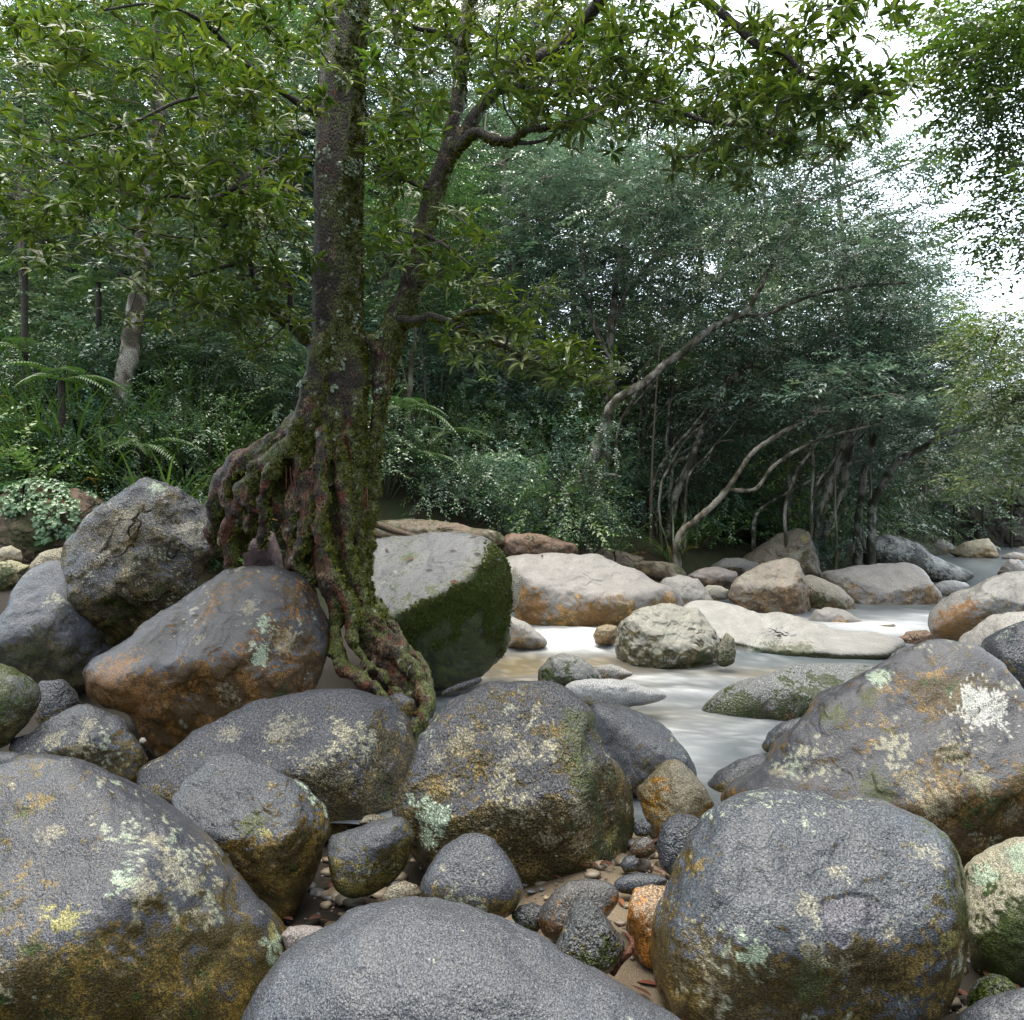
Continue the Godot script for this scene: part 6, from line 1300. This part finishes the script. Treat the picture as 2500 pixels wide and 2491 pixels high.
func build_undergrowth() -> void:
	# shrubs along the bank and up the slope
	var j := 0
	for k in 250:
		var u := rng.randf_range(-120, 2420) if k < 140 else (rng.randf_range(-100, 720) if k < 190 else rng.randf_range(1380, 2180))
		var far := rng.randf()
		var x := 0.0
		var z := 0.0
		var d := lerpf(10.2, 22.0, far * far)
		if u > 700: d = lerpf(13.4, 24.0, far * far)
		if u > 1500: d = lerpf(16.0, 26.0, far)
		if u > 2100: d = lerpf(19.0, 36.0, far)
		var p := at(u, 1240, d)
		x = p.x
		z = p.z
		var s := bank_z(x) - z
		if s < .3 or s > 14.0: continue
		p.y = ground(x, z)
		var h := rng.randf_range(.5, 1.4) if u > 900 else rng.randf_range(.5, 1.9) * smoothstep(8.5, 13.0, d)
		if k >= 190: h = rng.randf_range(1.0, 2.6)
		var o := thing("shrub", "%s %s leafy shrub near %s" % ["tall" if h > 1.1 else "low", ["fresh green", "blue-green", "yellow-green"][j % 3], beside(p)], "shrub", p - Vector3(0, .05, 0), "shrubs in the undergrowth")
		var t := Tubes.new()
		var cl := []
		for q in int(7 + h * 6):
			var e := p + Vector3(rng.randf_range(-.7, .7), h * rng.randf_range(.2, 1.0), rng.randf_range(-.7, .7))
			cl.append(e)
			t.add([Vector3(0, -.05, 0), (e - p) * .5 + Vector3(0, .1, 0), e - p], [.012, .009, .005], 4, Color(.05, .04, .03))
		part("stem", tube_mesh(t), M["twig"], o)
		foliage(o, o.position, cl, "shrub" if j % 7 else "bright", "leaf_forest", 9, .38, [Color(.95, 1, 1.05), Color(.85, 1.0, 1.15), Color(1.05, 1.08, .85)][j % 3], .7)
		j += 1
	# arching grass tussocks, mostly on the left slope
	var gv := PackedVector3Array()
	var gn := PackedVector3Array()
	var gc := PackedColorArray()
	var gi := PackedInt32Array()
	for k in 34:
		var a := rng.randf() * TAU
		var out := rng.randf_range(.15, .7)
		blade(gv, gn, gc, gi, Vector3(cos(a), 0, sin(a)) * .05, Vector3(cos(a) * out, 1, sin(a) * out).normalized(), Vector3(-cos(a), .3, -sin(a)).normalized(), rng.randf_range(.6, 1.1), .022, rng.randf_range(1.2, 2.8), green(Color(.04, .075, .03), Color(.11, .155, .06)) if rng.randf() > .06 else Color(.30, .17, .06), 5)
	var tuss := mesh_of(gv, gn, gc, gi)
	var gx := []
	for k in 260:
		var u := rng.randf_range(-60, 640) if k < 190 else rng.randf_range(640, 2150)
		var d := lerpf(10.2, 15.0, rng.randf()) if k < 190 else rng.randf_range(13.5, 19.0)
		var p := at(u, 1240, d)
		if bank_z(p.x) - p.z < .2: continue
		p.y = ground(p.x, p.z) - .03
		gx.append(Transform3D(Basis(Vector3.UP, rng.randf() * TAU).scaled(Vector3.ONE * rng.randf_range(.8, 1.9)), p))
	var gr := copies("tussock_grass", tuss, M["frond"], gx, [], self)
	tag(gr, "long arching strap-leaved grass on the bank", "grass", "", "stuff")
	# ferns and young palms
	var f1 := frond(1.5, 22, .34, Color(.04, .08, .03), Color(.09, .14, .055))
	var f2 := frond(1.0, 20, .24, Color(.045, .085, .03), Color(.10, .15, .055))
	var spots := [[60, 640, 12.5, 0], [240, 690, 13.5, 0], [150, 930, 10.9, 0], [340, 1090, 10.6, 0], [60, 860, 12.0, 0], [1100, 1060, 14.9, 0],  [1560, 1180, 17.5, 1], [1640, 900, 18.0, 1], [1850, 1190, 18.0, 0], [1900, 1280, 17.5, 1], [2060, 1260, 19.5, 0], [1420, 1330, 14.2, 1], [2330, 1215, 31.0, 0], [2400, 1205, 32.0, 0], [2280, 1225, 31.5, 0], [2470, 1200, 32.0, 0], [980, 1000, 14.0, 1], [1010, 1120, 13.6, 0], [720, 1120, 11.8, 0]]
	for s in spots:
		var crown_at := at(s[0], s[1], s[2])
		var gy := ground(crown_at.x, crown_at.z)
		var foot := Vector3(crown_at.x, minf(gy, crown_at.y - .1), crown_at.z)
		var o := thing("young_palm" if s[3] else "tree_fern", "feathery %s with drooping fronds near %s" % ["young palm" if s[3] else "tree fern", beside(crown_at)], "palm" if s[3] else "fern", foot, "young palms in the undergrowth" if s[3] else "tree ferns in the undergrowth")
		var t := Tubes.new()
		t.add([Vector3(0, -.1, 0), (crown_at - foot) * .5, crown_at - foot], [.06, .05, .045], 7, Color(.05, .04, .028))
		part("stem", tube_mesh(t), M["bark"], o)
		var cnt := rng.randi_range(8, 11)
		for q in cnt:
			var fr := part("frond", f1 if s[3] else f2, M["frond"], o)
			fr.transform = Transform3D(Basis(Vector3.UP, TAU * q / cnt + rng.randf_range(-.25, .25)) * Basis(Vector3.RIGHT, rng.randf_range(-.35, .25)) * Basis().scaled(Vector3.ONE * rng.randf_range(.5, .9)), crown_at - foot)


# ---------------------------------------------------------------- near bank, litter, creepers

func build_near_bank() -> void:
	# forest on the near bank, outside the picture, which keeps the low sky off the boulders
	for k in 13:
		var a := lerpf(-2.35, 2.35, k / 12.0)
		var r := rng.randf_range(7.0, 10.0)
		var p := Vector3(sin(a) * r * 1.1, 0, cos(a) * r + 1.0)
		if absf(a) > 1.9: p = Vector3(sign(a) * rng.randf_range(10.0, 12.0), 0, -1.0 - 2.5 * (absf(a) - 1.9))
		p.y = ground(p.x, p.z) - .1
		var o := thing("forest_tree", "tall forest tree on the near bank opposite the mossy tree", "tree", p, "trees on the near bank")
		var t := Tubes.new()
		var line := smooth_line([Vector3.ZERO, Vector3(.2, 3, 0), Vector3(-.1, 7, .1), Vector3(.2, 11, 0)], [.24, .2, .15, .05], 5)
		t.add(line[0], line[1], 9, Color(.16, .125, .085), n_mid, .3)
		part("trunk", tube_mesh(t), M["bark"], o)
		var cl := []
		for q in 130:
			var b := rng.randf() * TAU
			var w := sqrt(rng.randf()) * 2.6
			cl.append(p + Vector3(cos(b) * w, rng.randf_range(.8, 11.0), sin(b) * w))
		foliage(o, p, cl, "far", "leaf_forest", 4, .9, Color(.9, 1, .9))


func on_rock(number: int, u: float, v: float) -> Array:
	# the point of that rock seen at a place of the photograph
	var best := 1e18
	var got := [Vector3.ZERO, Vector3.UP]
	var pts: PackedVector3Array = SURFACE[number][0]
	for i in pts.size():
		var p := pts[i] - EYE
		if SURFACE[number][1][i].dot(p) > 0.0: continue
		var d := pow(1250.0 + FOCAL * p.x / -p.z - u, 2.0) + pow(1245.5 - FOCAL * p.y / -p.z - v, 2.0)
		if d < best:
			best = d
			got = [pts[i], SURFACE[number][1][i]]
	return got


func build_litter() -> void:
	var leaf_meshes := []
	for k in 4:
		var v := PackedVector3Array()
		var n := PackedVector3Array()
		var c := PackedColorArray()
		var idx := PackedInt32Array()
		blade(v, n, c, idx, Vector3(0, .004, -.04), Vector3(0, .12, 1).normalized(), Vector3.UP, .085, .03 - k * .004, .15 + k * .1, [Color(.05, .022, .014), Color(.085, .028, .016), Color(.12, .05, .022), Color(.035, .02, .014)][k], 4)
		leaf_meshes.append(mesh_of(v, n, c, idx))
	for s in [[39, 1155, 1312, 0], [39, 1107, 1347, 3], [39, 1165, 1353, 3], [39, 1001, 1368, 1], [39, 1048, 1393, 3], [39, 1109, 1423, 1], [39, 945, 1345, 3], [39, 1161, 1389, 3], [42, 1324, 1360, 0]]:
		var g := on_rock(s[0], s[1], s[2])
		var z: Vector3 = g[1]
		var x := z.cross(Vector3(rng.randf_range(-1, 1), .1, rng.randf_range(-1, 1))).normalized()
		var o := solo("fallen_leaf", leaf_meshes[s[3]], M["dead_leaf"], "fallen %s leaf lying on the %s" % [["dark brown", "red-brown", "rusty", "blackened"][s[3]], "wet top of the mossy flat-topped block" if s[0] == 39 else "whale-backed boulder"], "leaf", "fallen leaves on the boulders", "", g[0])
		o.basis = Basis(x, z, x.cross(z))
	var where := [[.44, -3.2, 2], [.50, -3.02, 1], [.47, -2.75, 1], [.53, -2.72, 2], [.40, -3.3, 0], [.56, -2.66, 1], [-.72, -3.05, 1], [-.68, -3.1, 2], [-.75, -3.0, 0]]
	for w in where:
		var p := Vector3(w[0], ground(w[0], w[1]) + .012, w[1])
		var o := solo("fallen_leaf", leaf_meshes[w[2]], M["dead_leaf"], "fallen %s leaf on the %s" % [["dark brown", "red-brown", "rusty"][w[2]], "sand beside the orange-stained block" if w[0] > 0 else "gravel under the undercut boulder"], "leaf", "fallen leaves in the gully", "", p)
		o.rotation = Vector3(rng.randf_range(-.2, .2), rng.randf() * TAU, rng.randf_range(-.3, .3))
	# a bent brown root on the sand
	var t := Tubes.new()
	var root := at(1530, 2310, 2.78)
	var line := smooth_line([at(1490, 2372, 2.72) - root, at(1512, 2345, 2.72) - root, at(1538, 2322, 2.74) - root, at(1543, 2300, 2.8) - root, at(1530, 2282, 2.85) - root], [.022, .018, .012, .01, .008], 5)
	t.add(line[0], line[1], 8, Color(.12, .05, .03), n_fine, .3)
	solo("dead_root", tube_mesh(t), M["bark_wet"], "bent reddish-brown dead root on the sand beside the mossy cone-shaped stone", "root", "", "", root)
	# fallen branch behind the trunk
	t = Tubes.new()
	root = at(960, 1300, 11.6)
	t.add([at(905, 1275, 11.6) - root, at(960, 1296, 11.5) - root, at(1030, 1315, 11.4) - root], [.06, .05, .03], 8, Color(.14, .10, .07), n_mid, .3)
	solo("fallen_branch", tube_mesh(t), M["bark"], "fallen grey branch lying behind the trunk beside the mossy flat-topped block", "branch", "", "", root)
	# gravel in the gully
	var st := SurfaceTool.new()
	var sph := SphereMesh.new()
	sph.radius = .5
	sph.height = .8
	sph.radial_segments = 9
	sph.rings = 5
	var arr := sph.get_mesh_arrays()
	var pv: PackedVector3Array = arr[Mesh.ARRAY_VERTEX]
	for i in pv.size(): pv[i] *= 1.0 + .45 * n_low.get_noise_3dv(pv[i] * 1.6)
	arr[Mesh.ARRAY_VERTEX] = pv
	arr[Mesh.ARRAY_COLOR] = null
	var pm := ArrayMesh.new()
	pm.add_surface_from_arrays(Mesh.PRIMITIVE_TRIANGLES, arr)
	var xf := []
	var cols := []
	for k in 3600:
		var x := rng.randf_range(-2.6, 2.4)
		var z := rng.randf_range(-5.2, -2.2)
		var big := pow(rng.randf(), 4.0)
		var s := lerpf(.012, .11, big)
		if absf(x - .5) < .35 and z > -3.5 and rng.randf() < .75: s = rng.randf_range(.006, .014)
		xf.append(Transform3D(Basis.from_euler(Vector3(rng.randf_range(-.4, .4), rng.randf() * TAU, rng.randf_range(-.4, .4))).scaled(Vector3(s * rng.randf_range(.9, 1.5), s * rng.randf_range(.6, .9), s)), Vector3(x, ground(x, z) + s * .15, z)))
		var b := rng.randf_range(.5, 1.3)
		cols.append([Color(.075, .075, .08), Color(.10, .075, .05), Color(.06, .05, .036), Color(.16, .125, .085)][rng.randi() % 4] * b)
	var lx := []
	for k in 1500:
		var x := rng.randf_range(-2.4, 2.2)
		var z := rng.randf_range(-5.0, -2.3)
		if n_mid.get_noise_2d(x * 1.3, z * 1.3) < .02: continue
		lx.append(Transform3D(Basis.from_euler(Vector3(rng.randf_range(-.3, .3), rng.randf() * TAU, rng.randf_range(-.4, .4))).scaled(Vector3.ONE * rng.randf_range(.5, 1.1)), Vector3(x, ground(x, z) + .02, z)))
	var ll := copies("leaf_litter", leaf_meshes[0], M["dead_leaf"], lx, [], self)
	tag(ll, "wet brown leaf litter in the gaps between the boulders", "leaf litter", "", "stuff")
	var gr := copies("gravel", pm, M["gravel"], xf, cols, self)
	tag(gr, "wet gravel and pebbles in the gaps between the boulders", "gravel", "", "stuff")


func build_creepers() -> void:
	# small-leaved creepers over the right half of the outcrop, and sprigs on the other one
	var leaf := rosette(4, .09, .05, Color(.045, .10, .04), Color(.10, .18, .075), 0.0)
	for job in [[73, "creeper", "dense dark green creeper curtain hanging over the orange-blotched outcrop", .55], [74, "creeper", "sparse green sprigs growing on the orange lichen outcrop", .05]]:
		var v: PackedVector3Array = SURFACE[job[0]][0]
		var n: PackedVector3Array = SURFACE[job[0]][1]
		var xf := []
		for i in v.size():
			var p := v[i]
			var m := n_low.get_noise_3dv(p * .9) * .6 + n_mid.get_noise_3dv(p) * .4
			if job[0] == 73: m += (p.x + .75) * 1.1 + (p.y - 1.75) * .9 - .1
			else: m += (p.y - 1.4) * .5
			if n[i].z < -.2 or m < .15 or rng.randf() > job[3]: continue
			var z := (n[i] + Vector3(0, .5, .2)).normalized()
			var x := z.cross(Vector3(rng.randf_range(-1, 1), .2, rng.randf_range(-1, 1))).normalized()
			xf.append(Transform3D(Basis(x, z, x.cross(z)).scaled(Vector3.ONE * rng.randf_range(.6, 1.15)), p + n[i] * rng.randf_range(.01, .06)))
		var o := copies(numbered(job[1]), leaf, M["leaf_forest"], xf, [], self)
		tag(o, job[2], "creeper", "", "stuff")
	# moss cushions on the flat-topped block
	var v: PackedVector3Array = SURFACE[39][0]
	var n: PackedVector3Array = SURFACE[39][1]
	var tuft := rosette(7, .03, .012, Color(.028, .038, .010), Color(.06, .068, .016), 0.0)
	var xf := []
	for i in v.size():
		var p := v[i]
		var m := .9 * n[i].dot(Vector3(.45, -.2, .87)) + n_low.get_noise_3dv(p * 1.2) * .5 + n_mid.get_noise_3dv(p * 1.3) * .5 - .42 + (.35 if p.x > -.25 else 0.0)
		m -= maxf(0.0, .85 - p.y) * .9 + .22
		if m < .08 or rng.randf() > minf(.3, m * .8) or n[i].z < -.3: continue
		var z := n[i]
		var x := z.cross(Vector3(.3, 1, .2)).normalized()
		xf.append(Transform3D(Basis(x, z, x.cross(z)).rotated(z, rng.randf() * TAU).scaled(Vector3.ONE * rng.randf_range(.6, 1.3)), p))
	var o := copies("moss", tuft, M["moss"], xf, [], self)
	tag(o, "dark green moss cushions on the front of the flat-topped block", "moss", "", "stuff")
func _ready() -> void:
	# camera, sky, light, exposure
	var cam := Camera3D.new()
	cam.name = "camera"
	cam.position = EYE
	cam.fov = 65.38
	cam.near = 0.05
	cam.far = 400.0
	cam.current = true
	add_child(cam)
	var sky := ProceduralSkyMaterial.new()
	sky.sky_top_color = Color(0.90, 0.95, 1.0)
	sky.sky_horizon_color = Color(0.66, 0.71, 0.76)
	sky.sky_curve = 0.6
	sky.ground_bottom_color = Color(0.18, 0.2, 0.14)
	sky.ground_horizon_color = Color(0.3, 0.34, 0.26)
	sky.sun_angle_max = 1.0
	var env := Environment.new()
	env.background_mode = Environment.BG_SKY
	env.sky = Sky.new()
	env.sky.sky_material = sky
	env.background_energy_multiplier = 1.0
	env.tonemap_mode = Environment.TONE_MAPPER_LINEAR
	env.tonemap_exposure = 5.9
	env.sdfgi_enabled = true
	env.ssao_enabled = true
	env.ssil_enabled = true
	var we := WorldEnvironment.new()
	we.name = "environment"
	we.environment = env
	add_child(we)
	var sun := DirectionalLight3D.new()
	sun.name = "overcast_sun"
	sun.light_energy = 0.5
	sun.light_angular_distance = 50.0
	sun.light_color = Color(1.0, 0.98, 0.94)
	sun.shadow_enabled = true
	sun.rotation_degrees = Vector3(-80, -150, 0)
	add_child(sun)

	rng.seed = 20240
	n_low.seed = 3; n_low.frequency = 1.0; n_low.fractal_octaves = 2
	n_mid.seed = 5; n_mid.frequency = 3.0; n_mid.fractal_octaves = 3
	n_fine.seed = 7; n_fine.frequency = 9.0; n_fine.fractal_octaves = 3
	n_warp.seed = 9; n_warp.frequency = 0.8; n_warp.fractal_octaves = 3
	make_materials()
	build_ground()
	build_water()
	var t0 := Time.get_ticks_msec()
	for k in ROCKS.size():
		build_rock(ROCKS[k], k)
	print("rocks ", Time.get_ticks_msec() - t0)
	t0 = Time.get_ticks_msec()
	build_main_tree()
	print("tree ", Time.get_ticks_msec() - t0)
	t0 = Time.get_ticks_msec()
	make_sprays()
	build_forest()
	build_near_bank()
	build_litter()
	build_creepers()
	print("forest ", Time.get_ticks_msec() - t0)
